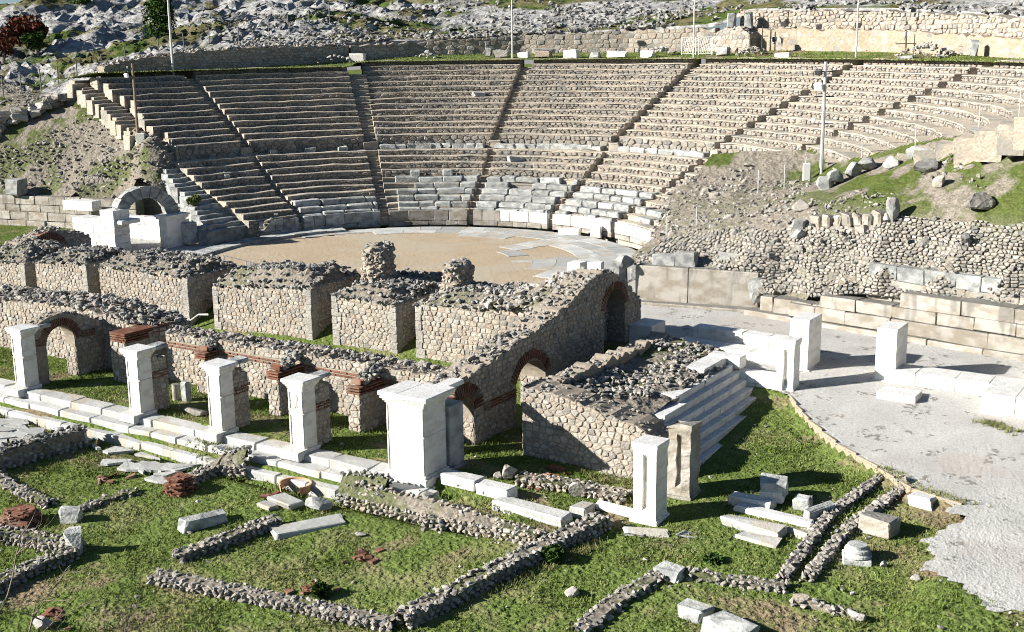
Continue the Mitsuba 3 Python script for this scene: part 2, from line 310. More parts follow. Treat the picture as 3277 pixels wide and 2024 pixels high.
def arch_bricks(par, P, sc, zc, r0, r1, a0, a1, n, depth=.5, proud=.03, seed=0, mat='m_brick', name='arch_brick', wid=.55, slice_d=None):
    rng = np.random.default_rng(seed); e = np.radians(np.linspace(a0, a1, n + 1))
    for k in range(n):
        m, h = (e[k] + e[k + 1]) / 2, (e[k + 1] - e[k]) / 2 * wid; q = []
        for d in (proud * rng.uniform(.6, 1.2), -depth):
            for r in (r0, r1 * rng.uniform(.97, 1.02)):
                for s in (-1, 1): q.append((sc + r * math.cos(m + s * h * r0 / r * 1.1), d, zc + r * math.sin(m + s * h * r0 / r * 1.1)))
        q = np.array(q); v = P(q[:, 0], q[:, 1], q[:, 2]); part(par, name, v, hull_faces(v + 1e-4 * rng.normal(size=v.shape)), mat, rng.random())
def brick_band(par, P, s0, s1, z, rows=3, L=.30, h=.045, gap=.04, proud=.02, depth=.12, seed=0):
    rng = np.random.default_rng(seed)
    for r in range(rows):
        s = s0 - (r % 2) * L / 2
        while s < s1:
            e = min(s + L * rng.uniform(.8, 1.15), s1); b = max(s, s0)
            if e - b > .05:
                v, f = cbox(e - b - .015, depth + proud, h, .006); q = v + [(b + e) / 2, (proud - depth) / 2, z + r * (h + gap)]
                part(par, 'brick', P(q[:, 0], q[:, 1] + .0, q[:, 2]), f, 'm_brick', rng.random())
            s += L
# coursed ashlar: blocks between a and b, face on the line, body to the left of a -> b
def ashlar(par, a, b, courses, thick, mat='m_ashlar', blk=(.7, 1.5), seed=1, jit=.006, c=.018, name='block', gap=.008, setback=0.0, zfun=None, r=None):
    rng = np.random.default_rng(seed); a, b = np.array(a, float), np.array(b, float); L = np.linalg.norm(b - a); u = (b - a) / L; n = np.array([u[1], -u[0]]); an = math.atan2(u[1], u[0])
    z = courses[0]
    for k, h in enumerate(courses[1:]):
        s = 0.0; first = True
        while s < L - 1e-6:
            l = rng.uniform(*blk) * (.6 if first and k % 2 else 1); first = False
            if L - s - l < blk[0] * .5: l = L - s
            v, f = cbox(l - gap, thick, h - gap, c, rng, jit); m = a + u * (s + l / 2) + n * (-thick / 2 - setback * k + rng.normal(0, .008))
            dz = zfun(s + l / 2) if zfun else 0
            part(par, name, place(v, m[0], m[1], z + dz, an), f, mat, rng.random(), rng.random() if r is None else r); s += l
        z += h
    return z

# ================================================================ ground, path, orchestra
PATHPOLY = Polygon([(-21,-9.2),(14.9,-9.2),(14.9,-7.0),(16.4,-7.0),(21.6,-10.6)] + KERB.tolist() + [(28.6,-17.0),(28.2,-18.3),(28.5,-19.5),(29.4,-20.0),(30.6,-20.3),(33,-21),(48,-21),(48,3),(10.9,3),(10.9,-2),(-12,-1),(-21,-.6)])
def rough(x, y, a=.05):
    p = np.stack([x * .8, y * .8, x * 0], -1); return a * 2 * (meshkit.fbm(p, 4, 3) - .5)
X, Y, F = grid(-70, 60, -48, 4, 521, 209)
Z = zg(X, Y) + rough(X, Y, .06) * _ss(-9.0, -11, Y)
pp = PATHPOLY.buffer(-.25); shapely.prepare(pp); ins = shapely.contains_xy(pp, X, Y); Z = np.where(ins, Z - .10, Z)
Z = np.where((Y > -21.9) & (Y < -20.3) & (X < 19), Z - .35, Z)
struct('ground', np.stack([X, Y, Z], 1), F, 'm_grass', smooth=True)
X, Y, F = grid(-400, 400, -400, 600, 3, 3)
struct('far_ground', np.stack([X, Y, X * 0 - 6.0], 1), F, 'm_grass')
X, Y, F = grid(-21, 48, -21, 3, 580, 201)
edge = PATHPOLY; shapely.prepare(edge)
wob = 1.1 * (meshkit.fbm(np.stack([X * .9, Y * .9, X * 0], -1), 3, 5) - .5) + .3 * (meshkit.noise(np.stack([X * 4, Y * 4, X * 0], -1), 9) - .5)
ok = shapely.contains_xy(PATHPOLY.buffer(.12), X + wob * (X > 28.1) * (Y < -15), Y + wob * (X > 28.1) * (Y < -15)); F = F[ok[F].all(1)]
struct('gravel_path', np.stack([X, Y, zplain(X, Y) + .012 + rough(X, Y, .015)], 1), F, 'm_gravel', smooth=True)

# orchestra: sand floor with marble slabs left along its rim
def disc(R, z, n=96):
    a = np.arange(n) * 2 * np.pi / n; v = [(0, 0, z)]; f = []
    rs = np.linspace(R / 8, R, 8)
    for k, r in enumerate(rs):
        v += [(r * math.sin(t), r * math.cos(t), z) for t in a]
    i = np.arange(n); j = (i + 1) % n; f = [np.stack([i * 0, 1 + j, 1 + i], 1)]
    for k in range(7):
        p, q = 1 + k * n, 1 + (k + 1) * n; f += [np.stack([p + i, p + j, q + j], 1), np.stack([p + i, q + j, q + i], 1)]
    return np.array(v), np.vstack(f)
v, f = disc(10.9, .03); struct('orchestra_floor', v, f, 'm_sand')
rng = np.random.default_rng(21)
def slab(par, r0, r1, a0, a1, z0, z1, tone, mat='m_slab', name='slab', g=.012, n=4):
    a = np.radians(np.linspace(a0, a1, n)); ga = g / max(r0, 1); a[0] += ga; a[-1] -= ga; v = []
    for z, e in ((z0, 0), (z1, .0)):
        for r in (r0 + g, r1 - g): v += [(r * math.sin(t), r * math.cos(t), z) for t in a]
    i = np.arange(n - 1); q = []
    for k in i: q += [(2 * n + k, 3 * n + k, 3 * n + k + 1, 2 * n + k + 1), (k, 2 * n + k, 2 * n + k + 1, k + 1), (n + k, n + k + 1, 3 * n + k + 1, 3 * n + k)]
    q += [(0, n, 3 * n, 2 * n), (n - 1, 3 * n - 1, 4 * n - 1, 2 * n - 1)]
    part(par, name, np.array(v), QF(*q), mat, tone)
for r0, r1, lo, hi, keep in ((9.7, 10.85, -72, 178, 1.0), (8.7, 9.7, -50, 172, .95), (7.7, 8.7, -20, 112, .85), (6.7, 7.7, 0, 92, .78), (5.6, 6.7, 12, 78, .6), (4.6, 5.6, 24, 62, .4)):
    a = lo
    while a < hi:
        w = math.degrees(rng.uniform(.9, 1.7) / r0)
        if rng.random() < keep: slab('orchestra_floor', r0, r1, a, min(a + w, hi), .0, .042 + rng.uniform(0, .012), rng.random())
        a += w
# raised gutter kerb round the left of the orchestra
k = thing('orchestra_kerb', 'curved raised marble kerb along the left edge of the round sandy orchestra', 'kerb')
a = -118.0
while a < -62:
    w = rng.uniform(4, 8); slab(k, 10.35 + rng.uniform(-.04, .04), 11.3, a, a + w, .0, .17 + rng.uniform(-.02, .03), rng.random(), 'm_seat', 'kerb_stone', .02); a += w

# ================================================================ seating
NB, NA = 14, 13
RB = [29.442 + (18.728 - 29.442) * i / 13 for i in range(14)]; ZB = [8.674 + (4.491 - 8.674) * i / 13 for i in range(14)]
RA = [27.351 + (18.728 - 27.351) * i / 12 for i in range(13)]; ZA = [8.408 + (4.491 - 8.408) * i / 12 for i in range(13)]
RC = [17.62, 16.96, 16.32, 15.70, 15.05, 14.43, 13.68, 12.96, 12.30, 11.88]; ZC = [3.67, 3.35, 3.03, 2.72, 2.32, 2.03, 1.77, 1.51, 1.21, .94]
def arcrow(r0, r1, a0, a1, z0, z1, rng, step=.8):
    n = max(3, int(np.radians(a1 - a0) * r0 / step)); a = np.radians(np.linspace(a0, a1, n))
    jr, jz = rng.normal(0, .03, n), rng.normal(0, .02, n); m = 5
    prof = [(r0 + .055, z0), (r0 + .055, z1 - .06), (r0 + .008, z1 - .05), (r0 + .01, z1), (r1, z1 + .01)]
    v = np.array([((r + (jr[i] if 1 < k < 4 else 0)) * math.sin(t), (r + (jr[i] if 1 < k < 4 else 0)) * math.cos(t), z + (jz[i] if k else 0)) for k, (r, z) in enumerate(prof) for i, t in enumerate(a)])
    q = []
    for k in range(4):
        for i in range(n - 1): q.append((k * n + i, k * n + i + 1, (k + 1) * n + i + 1, (k + 1) * n + i))
    # ends
    e = []
    for i in (0, n - 1):
        b = len(v) + len(e); e.append(((r1) * math.sin(a[i]), r1 * math.cos(a[i]), z0)); q.append((n + i, 2 * n + i, 3 * n + i, 3 * n + i)); q.append((i, n + i, 3 * n + i, 4 * n + i)); q.append((i, 4 * n + i, b, b))
    return np.vstack([v, e]), QF(*q)
def risers(r, a0, a1, z0, z1, rng, cell=(.30, .15), proud=.05, tones=(0, 1)):
    s0, s1 = math.radians(a0) * r, math.radians(a1) * r
    def fn(s, t, d): return np.stack([(r - d + .012) * np.sin(s / r), (r - d + .012) * np.cos(s / r), t], 1)
    return stones_on(sbox(s0, z0, s1, z1), cell, fn, rng, .032, proud, tones=tones)
def seatblocks(par, r, depth, a0, a1, z0, z1, rng, miss=.06, L=(.8, 1.7), mat='m_seat', jit=.012, name='seat_block'):
    a = a0
    while a < a1 - .3:
        w = min(math.degrees(rng.uniform(*L) / r), a1 - a)
        if rng.random() > miss and w > 1:
            h = (z1 - z0) * rng.uniform(.9, 1.06); v, f = cbox(math.radians(w) * r - .03, depth, h, .05, rng, jit); m = math.radians(a + w / 2); rr = r + depth / 2 + rng.normal(0, .035)
            part(par, name, place(v, rr * math.sin(m), rr * math.cos(m), z0, -m + rng.normal(0, .02), rng.normal(0, .012), m), f, mat, rng.random())
        a += w
def cut(a, i, spec):   # angular end that changes with the row
    return a if spec is None else spec(i)
WEDGES = [  # angles, profile, label, rows of marble seats below
    (-80.2, -68.6, 'A', 'leftmost shaded wedge of stone seating beside the grassy mound', {}),
    (-67.0, -45.8, 'A', 'second wedge of seating from the left with dark shaded risers and bright ledges', {7: 1, 8: 1, 9: 1}),
    (-43.5, -22.3, 'B', 'central wedge of seating half grazed by sun, third from the left', {3: 2, 4: 1, 5: 1, 6: 1, 7: 1, 8: 1, 9: 1}),
    (-20.7, 1.0, 'B', 'sunlit wedge of seating in the middle, fourth from the left', {4: 1, 5: 1, 6: 1, 7: 1, 8: 1, 9: 1}),
    (2.6, 23.2, 'B', 'sunlit wedge of seating fifth from the left, above the pale marble podium', {5: 1, 6: 1, 7: 1, 8: 1, 9: 1}),
    (24.7, 42.9, 'B', 'sunlit wedge of seating sixth from the left, behind the tall floodlight pole', {7: 1, 8: 1}),
    (44.4, 90.0, 'B', 'rightmost wedge of seating with broad tan treads running into the right slope', {})]
endU = [93, 92, 95, 94, 93, 90, 88.5, 87, 84, 83, 78, 76.5, 75, 71]; endL = [62, 58, 56, 54, 50, 47, 45, 45, 45, 45]
aisles = []
for wi, (a0, a1, pr, lab, mar) in enumerate(WEDGES):
    rng = np.random.default_rng(100 + wi); K = thing('seating_wedge', lab, 'stone seating', 'wedges of theatre seating')
    Rs, Zs = (RA, ZA) if pr == 'A' else (RB, ZB); nU = len(Rs)
    for i in range(nU):
        if wi == 0 and i == 0: continue
        b1 = endU[i] if wi == 6 else a1
        b0 = a0 + rng.normal(0, .5) if wi == 0 else a0
        r1 = (Rs[i - 1] if i else Rs[0] + 1.0); zb = (Zs[i + 1] if i < nU - 1 else 3.60)
        v, f = arcrow(Rs[i], r1 + .1, b0, b1, zb - (1.7 if wi == 0 else .75 if wi == 6 else .25), Zs[i], rng); rk = part(K, 'seat_row', v, f, 'm_tread', rng.random())
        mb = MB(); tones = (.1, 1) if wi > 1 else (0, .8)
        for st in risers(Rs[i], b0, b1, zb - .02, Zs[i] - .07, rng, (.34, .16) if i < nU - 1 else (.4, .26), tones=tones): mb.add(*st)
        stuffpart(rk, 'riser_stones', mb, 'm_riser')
    for i in range(10):
        b1 = endL[i] if wi == 6 else a1; b0 = a0
        if wi == 6 and i > 5: break
        r1 = RC[i - 1] if i else Rs[-1] + .05; zb = ZC[i + 1] if i < 9 else .0
        if wi == 0: b0 = -82.9
        v, f = arcrow(RC[i] + (.0 if i not in mar else .22), r1 + .1, b0, b1, zb - .3, ZC[i] - (0 if i not in mar else .05), rng); rk = part(K, 'seat_row', v, f, 'm_tread', rng.random())
        if i in mar:
            c0 = b0 + (2.6 if wi == 2 else .2)
            if mar[i] == 2:
                for q0, q1 in ((-37.5, -35.3), (-30.5, -28.2)): seatblocks(rk, RC[i] - .55, .5, q0, q1, zb, ZC[i] - .02, rng, 0)
                for st in risers(RC[i], b0, b1, zb - .02, ZC[i] - .07, rng, (.34, .16)): pass
            else: seatblocks(rk, RC[i] - .02, .62, c0, b1 - .2, zb - .03, ZC[i] + .02, rng, .05 if wi != 5 else .25)
        if i not in mar or mar[i] == 2:
            mb = MB()
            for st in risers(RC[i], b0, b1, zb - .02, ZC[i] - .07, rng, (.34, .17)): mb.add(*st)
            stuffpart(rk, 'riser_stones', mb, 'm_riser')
    # podium below the first row
    if wi <= 5:
        big = wi >= 3; z = 0.0
        pm = 'm_marble' if wi in (3, 4) else 'm_seat' if wi <= 1 else 'm_ashlar'
        if wi == 5: pm = 'm_marble'
        for h in ((.28, .58) if big else (.26, .6)):
            a = a0
            while a < a1 - .4:
                w = min(math.degrees(rng.uniform(.5, 1.5) / 11.7), a1 - a); v, f = cbox(math.radians(w) * 11.7 - .015, .5, h - .012, .02, rng, .01); m = math.radians(a + w / 2); rr = 11.72 + .25 + rng.normal(0, .012)
                q = rng.random(); mt = pm if z > .1 or not big else 'm_ashlar'
                if wi == 3 and a < -14: mt = 'm_ashlar'
                part(K, 'podium_block', place(v, rr * math.sin(m), rr * math.cos(m), z, -m), f, mt, q, .2); a += w
            z += h
# stairways between the wedges
STAIR = ['leftmost stairway, a narrow dark cut between the two shaded wedges', 'second stairway from the left, a dark cut between shaded and grazed wedges', 'third stairway from the left, climbing through the middle of the seating',
         'fourth stairway from the left, a zigzag line of small dark shadows', 'fifth stairway from the left with square dark step shadows', 'rightmost stairway with thin stepped shadow lines']
for k in range(6):
    a0, a1 = WEDGES[k][1], WEDGES[k + 1][0]; rng = np.random.default_rng(300 + k); K = thing('stairway', STAIR[k], 'stairs', 'radial stairways of the theatre')
    Rs, Zs = (RA, ZA) if k < 2 else (RB, ZB)
    st = []
    for i in range(1, len(Rs)): st += [(Rs[i] + .06, Zs[i] - .38), (Rs[i] + (Rs[i - 1] - Rs[i]) * .5, Zs[i] - .22)]
    st = st[::-1]; st += [(Rs[-1] - .25, 4.1), (17.9, 3.66)]
    for i in range(0, 10):
        zn = ZC[i + 1] if i < 9 else .5
        st += [(RC[i] + .36, ZC[i] - .2), (RC[i] + .02, (ZC[i] + zn) / 2 - .2)]
    st = sorted(set(st), key=lambda q: -q[0])
    for i, (r, z) in enumerate(st):
        ro = st[i - 1][0] if i else r + .9
        v, f = arcrow(r, ro + .08, a0 - .25, a1 + .25, z - .5, z, rng, .5); part(K, 'step', v, f, 'm_tread', rng.random())
# ruined side steps at the far left edge of the seating
K = thing('side_stairs', 'ragged narrow stone steps along the left edge of the shaded seating', 'stairs'); rng = np.random.default_rng(77)
r = 28.0
while r > 11.8:
    z = np.interp(r, [11.8, 17.6, 18.7, 28.2], [.75, 3.5, 4.2, 8.2]) - .18; e0 = np.interp(r, [11.8, 13, 14.4, 15.7, 17.6, 19, 24, 28], [-97, -92.5, -89.5, -87.5, -86, -84.8, -83.2, -82.4]) + rng.normal(0, .35); e1 = -79.9 if r > 18.7 else -82.6
    v, f = arcrow(r, r + .62, e0, e1, z - .8, z, rng, .45); part(K, 'step', v, f, 'm_seat' if r < 18 else 'm_tread', rng.random()); r -= .43

# ================================================================ stage building: rear blocks
def ring(sc, zc, r, a0=0, a1=180): return Polygon([(sc, zc)] + [(sc + r * math.cos(t), zc + r * math.sin(t)) for t in np.radians(np.linspace(a0, a1, 19))])
def sump(key, x, y, w, d, h, z0, seed, lean=0.0):
    """tall ragged stump of rubble core standing on a block"""
    rng = np.random.default_rng(seed); n = 30; m = trimesh.creation.icosphere(3); v = np.array(m.vertices)
    zz = (v[:, 2] + 1) / 2; ang = np.arctan2(v[:, 1], v[:, 0]); rad = np.sqrt(np.clip(v[:, 0] ** 2 + v[:, 1] ** 2, 0, 1)) ** .35
    prof = np.interp(zz, [0, .12, .35, .6, .78, .9, 1], [1.35, 1.15, .92, .80, .82, 1.0, .9]); nz = meshkit.fbm(np.stack([np.cos(ang) * 2, np.sin(ang) * 2, zz * 5], -1), 3, seed)
    R = rad * prof * (.75 + .5 * nz); v = np.stack([x + R * np.cos(ang) * w / 2, y + R * np.sin(ang) * d / 2, z0 + zz * h], 1)
    mb = MB().add(v, np.array(m.faces)); mb.put(uniq(key + '__stump_core'), 'm_mortar')
    mb = MB(); its = []; N = int(170 * h * (w + d) / 2); k = rng.choice(len(v), N)
    for q in v[k]:
        s = rng.uniform(.12, .26); r, f = rockv(rng, s * 1.3, s, s * .75); its.append((r + q + rng.normal(0, .02, 3), f, rng.uniform(.1, .9)))
    top = [t for t in its if t[0][:, 2].mean() > z0 + .8 * h]; low = [t for t in its if t[0][:, 2].mean() <= z0 + .8 * h]
    rank_put(key, low, 'm_rubble', 60, 'stone', 'small_stones')
    for t in top: mb.add(*t)
    stuffpart(key, 'dark_top_stones', mb, 'm_grey')
def block(label, x0, x1, yf, depth, ztL, ztR, z0, seed, mound=.45, **kw):
    K = thing('stage_wall_block', label, 'ruined wall', 'rubble wall blocks of the stage building')
    L = x1 - x0; P = wall(K, (x0, yf), (x1, yf), depth, [(0, ztL), (L, ztR)], z0, (.21, .145), seed=seed, nparts=290, gap=.016, cap=.2, capn=30, caplift=mound, rag=.03, **kw)
    rng = np.random.default_rng(seed + 50); X, Y, F = grid(0, L, .02, depth - .02, 24, 14); e = np.minimum(np.minimum(X, L - X) / .7, np.minimum(Y, depth - Y) / .7).clip(0, 1)
    Z = ztL + (ztR - ztL) * X / L - .02 + mound * e * (.6 + .8 * meshkit.fbm(np.stack([X, Y, X * 0], -1) * 1.5, 3, seed))
    part(K, 'core_top', P(X, -Y, Z), F, 'm_mound', .5, .4); mb = MB(); n = int(L * depth * 34); i = rng.integers(0, len(X), n)
    pos = P(X[i] + rng.normal(0, .08, n), -Y[i] + rng.normal(0, .08, n), Z[i]); rocks(mb, rng, pos, rng.uniform(.09, .28, n)); stuffpart(K, 'rubble_mound', mb, 'm_grey')
    return K, P
def quoins(K, x, y, z0, z1, seed, side=1):
    rng = np.random.default_rng(seed); z = z0
    while z < z1 - .1:
        h = min(rng.uniform(.22, .34), z1 - z); w = rng.uniform(.24, .42); v, f = cbox(w, .36, h - .012, .015, rng, .006)
        part(K, 'quoin', place(v, x - side * (w / 2 - .03), y + .15, z), f, 'm_rubble', .9 + .1 * rng.random()); z += h
K, P = block('low rubble wall block at the left picture edge, first of the rear row', -16.6, -12.75, -11.4, 3.2, .5, .72, -1.0, 11, .5); quoins(K, -12.75, -11.4, -.9, .7, 1)
K, P = block('small rubble wall block second from left in the rear row', -12.0, -8.55, -11.4, 2.8, .8, 1.05, -1.1, 12, .4); quoins(K, -8.55, -11.4, -1, 1.02, 2)
K, P = block('long rubble wall block third from left with rubble heaped on top', -7.75, -2.45, -11.4, 2.9, 1.02, 1.04, -1.75, 13, .45); quoins(K, -2.45, -11.4, -1.7, 1.0, 3)
K, P = block('square rubble wall block fourth in the rear row, before the sandy orchestra', -1.25, 3.85, -11.2, 2.9, .78, 1.2, -1.3, 14, .55); quoins(K, 3.85, -11.2, -1.2, 1.15, 4); quoins(K, -1.25, -11.2, -1.2, .75, 5, -1)
K, P = block('rubble wall block carrying the tallest ragged stump', 4.9, 7.85, -11.2, 4.4, 1.05, 1.0, -1.3, 15, .35); quoins(K, 7.85, -11.2, -1.2, .98, 6); quoins(K, 4.9, -11.2, -1.2, 1.0, 7, -1)
sump(K, 5.55, -9.2, 1.25, 1.3, 1.75, .95, 41)
K, P = block('wide rubble wall block with a short square stump, beside the sloping arched wall', 8.75, 14.9, -11.2, 3.3, 1.08, 1.5, -1.3, 16, .35); quoins(K, 8.75, -11.2, -1.2, 1.05, 8, -1)
sump(K, 9.15, -9.2, 1.15, 1.25, 1.35, 1.0, 42)
# dark ruined arch by the left gate
K = thing('ruined_arch_wall', 'dark shaded rubble wall with a broken brick arch at the left edge', 'ruined wall')
hole = Polygon([(3.2 + .75 * math.cos(t), 0.45 + .75 * math.sin(t)) for t in np.linspace(0, math.pi, 13)] + [(2.45, -.5), (3.95, -.5)])
P = wall(K, (-15.0, -11.6), (-15.0, -6.0), 1.0, [(0, .7), (1.5, 1.1), (3.4, 1.62), (4.2, 1.55), (4.35, 1.3), (5.0, 1.3), (5.6, .9)], -.6, (.24, .15), [hole], 200, skip=[Polygon([(3.2 + 1.08 * math.cos(t), .45 + 1.08 * math.sin(t)) for t in np.linspace(0, math.pi, 15)])], seed=31, cap=.22)
arch_bricks(K, P, 3.2, .45, .76, 1.06, 12, 168, 21)

# sloping wall with three brick arches at the right end
K = thing('arched_wall', 'long sloping rubble wall with three brick arches behind the tall marble corner pier', 'ruined wall')
def archhole(s0, s1, z0, zs, rz=None):
    c, r = (s0 + s1) / 2, (s1 - s0) / 2; rz = rz or r
    return Polygon([(c + r * math.cos(t), zs + rz * math.sin(t)) for t in np.linspace(0, math.pi, 15)] + [(s0, z0), (s1, z0)])
h1, h2, h3 = archhole(.0 + .02, .92, -1.6, .02), archhole(3.1, 4.78, -1.6, .02, .70), archhole(8.48, 9.92, -1.0, 1.26)
PR = [(0, .92), (1.85, 1.22), (3.3, 1.49), (4.9, 1.73), (5.8, 1.95), (6.6, 2.22), (7.5, 2.57), (8.4, 2.69), (8.9, 2.6), (9.4, 2.41), (9.9, 2.11), (10.5, 1.68), (11.1, 1.30)]
P = wall(K, (15.6, -18.5), (15.6, -7.4), .95, PR, -1.6, (.2, .135), [h1, h2, h3], 300, skip=[ring(.47, .02, .9), ring(3.94, -.12, 1.22, 20, 160), ring(9.2, 1.26, 1.0), sbox(1.38, -.16, 3.1, .12)], seed=33, cap=.2, capn=40, rag=.05)
arch_bricks(K, P, .47, .02, .47, .88, 0, 180, 25, seed=1, depth=.6); arch_bricks(K, P, 3.94, -.12, .92, 1.2, 22, 158, 24, seed=2, depth=.6); arch_bricks(K, P, 9.2, 1.26, .73, .98, 8, 172, 24, seed=3, depth=.6)
brick_band(K, P, 1.4, 3.1, -.14, 3, seed=5)
# rubble fallen against the back of the sloping wall
rng = np.random.default_rng(8); mb = MB(); X, Y, F = grid(11.4, 14.75, -11.3, -7.2, 30, 30)
Zs = np.interp(Y, [-18.5 + s for s, _ in PR], [z for _, z in PR]); Z = Zs - .12 - (14.75 - X) * .36; Z = np.minimum(Z, 1.15 + (X - 8.75) * .065 + (Y + 11.25) * .9); Z = Z + .12 * meshkit.fbm(np.stack([X, Y, X * 0], -1) * 2, 3)
part(K, 'rubble_bank', np.stack([X, Y, Z], 1), F, 'm_mound', .5, .35); n = 560; i = rng.integers(0, len(X), n); rocks(mb, rng, np.stack([X, Y, Z], 1)[i] + rng.normal(0, .06, (n, 3)) * [1, 1, .3], rng.uniform(.1, .34, n)); stuffpart(K, 'bank_stones', mb, 'm_lightrock')

# ---------------------------------------------------------------- portico: middle wall, spurs, pillars
K = thing('portico_back_wall', 'long rubble wall with brick courses behind the row of marble pillars', 'ruined wall')
P = wall(K, (2.75, -17.2), (15.0, -17.2), .9, [(0, .62), (3, .66), (6, .7), (9, .72), (12.3, .66)], -1.5, (.21, .14), skip=[sbox(0, .14, 5.2, .36), sbox(6.2, .14, 9.0, .36), sbox(9.4, .14, 12.1, .36)], seed=51, nparts=300, cap=.2, capn=34, faces='fblr', rag=.035, caplift=.12)
for s0, s1, sd in ((0.0, 5.2, 1), (6.2, 9.0, 2), (9.4, 12.1, 3)): brick_band(K, P, s0, s1, .16, 2, seed=sd + 60, L=.32, h=.05, gap=.05)
K = thing('portico_left_wall', 'broad low rubble wall behind the leftmost pillars, its grey stone top sloping away', 'ruined wall')
P = wall(K, (-14.5, -17.2), (1.9, -17.2), 1.9, [(0, .75), (8, .8), (12.5, 1.0), (14.2, .95), (16.4, .58)], -1.5, (.22, .15), seed=52, nparts=280, cap=.24, capn=30, caplift=.25)
brick_band(K, P, 15.0, 16.4, .3, 3, seed=9)
def spur(x, label, seed, y0=-18.35, h=.12, bump=.45):
    K = thing('wall_spur', label, 'wall stub', 'rubble wall stubs with brick tops'); L = 17.16 + y0 if False else -17.2 - y0
    P = wall(K, (x, y0), (x, -17.2), .48, [(0, h), (L, h)], -1.5, (.22, .16), seed=seed, nparts=90, cap=0, rag=.01)
    brick_band(K, P, -.02, L, h + .0, 3, seed=seed, depth=.3, proud=.02); Q = lambda s, d, z: np.stack([x - s, y0 - d, z], 1)
    rng = np.random.default_rng(seed)
    for r in range(3):
        v, f = cbox(.5, .2, .045, .006); part(K, 'brick', place(v, x - .24, y0 + .09 - .03, h + r * .085), f, 'm_brick', rng.random())
    for j in range(2):
        v, f = cbox(.38, .045, .15, .01, rng, .004); part(K, 'springer_brick', place(v, x - .24, y0 + .12 + j * .09, h + .25, 0, -.25 - .12 * j, 0), f, 'm_brick', rng.random())
    mb = MB(); n = 60; s = rng.uniform(.3, 1.0, n) ** .7 * L; rocks(mb, rng, np.stack([x - rng.uniform(.02, .46, n), y0 + s, h + .22 + bump * (s / L) * rng.uniform(.2, 1, n)], 1), rng.uniform(.1, .26, n)); stuffpart(K, 'rubble_top', mb, 'm_grey')
    X, Y, F = grid(x - .44, x - .03, y0 + .3, -17.22, 5, 8); part(K, 'core_top', np.stack([X, Y, h + .2 + bump * ((Y - y0) / L) * .9 - .35 * (np.abs(X - x + .24) / .24) ** 2 * .4], 1), F, 'm_mortar')
spur(8.95, 'rubble stub with brick top behind the third pillar, second from the corner', 71)
spur(12.12, 'rubble stub with red brick springers between third and tallest pillar', 72)
spur(5.2, 'low broken brick topped stub at the left of the back wall', 73, -17.75, .12, .35)
# stub with brick cap behind the second pillar
K = thing('brick_capped_stub', 'rubble stub capped by red brick courses behind the second pillar', 'wall stub')
P = wall(K, (1.9, -18.2), (1.9, -16.4), .75, [(0, .35), (1.8, .35)], -1.5, (.24, .17), seed=74, nparts=90, cap=0, rag=.01); brick_band(K, P, 0, 1.8, .35, 3, seed=4, depth=.6)
v, f = cbox(.78, 1.84, .08, .01); part(K, 'brick_top', place(v, 1.53, -17.3, .585), f, 'm_brick', .1)
P2 = lambda s, d, z: np.stack([1.15 + s, -18.2 - d, z], 1); brick_band(K, P2, 0, .76, .35, 3, seed=6, depth=.3)
# arch wall behind the first pillar
K = thing('arch_spur_wall', 'shaded rubble wall with a round brick arch behind the leftmost pillar', 'ruined wall')
P = wall(K, (-.44, -20.05), (-.44, -17.2), .55, [(0, .95), (.4, 1.12), (.9, 1.26), (1.5, 1.22), (2.2, .98), (2.85, .68)], -1.5, (.22, .17), [archhole(.52, 1.65, -1.6, .25)], 160, skip=[Polygon([(1.085 + .87 * math.cos(t), .25 + .87 * math.sin(t)) for t in np.linspace(0, math.pi, 17)]), sbox(0, .29, .32, .56), sbox(1.93, .23, 2.52, .5)], seed=75, cap=.16, capn=50, rag=.03)
arch_bricks(K, P, 1.085, .25, .58, .85, 2, 178, 31, seed=7, depth=.5); brick_band(K, P, .05, .3, .31, 3, seed=8); brick_band(K, P, 1.95, 2.5, .25, 3, seed=8)

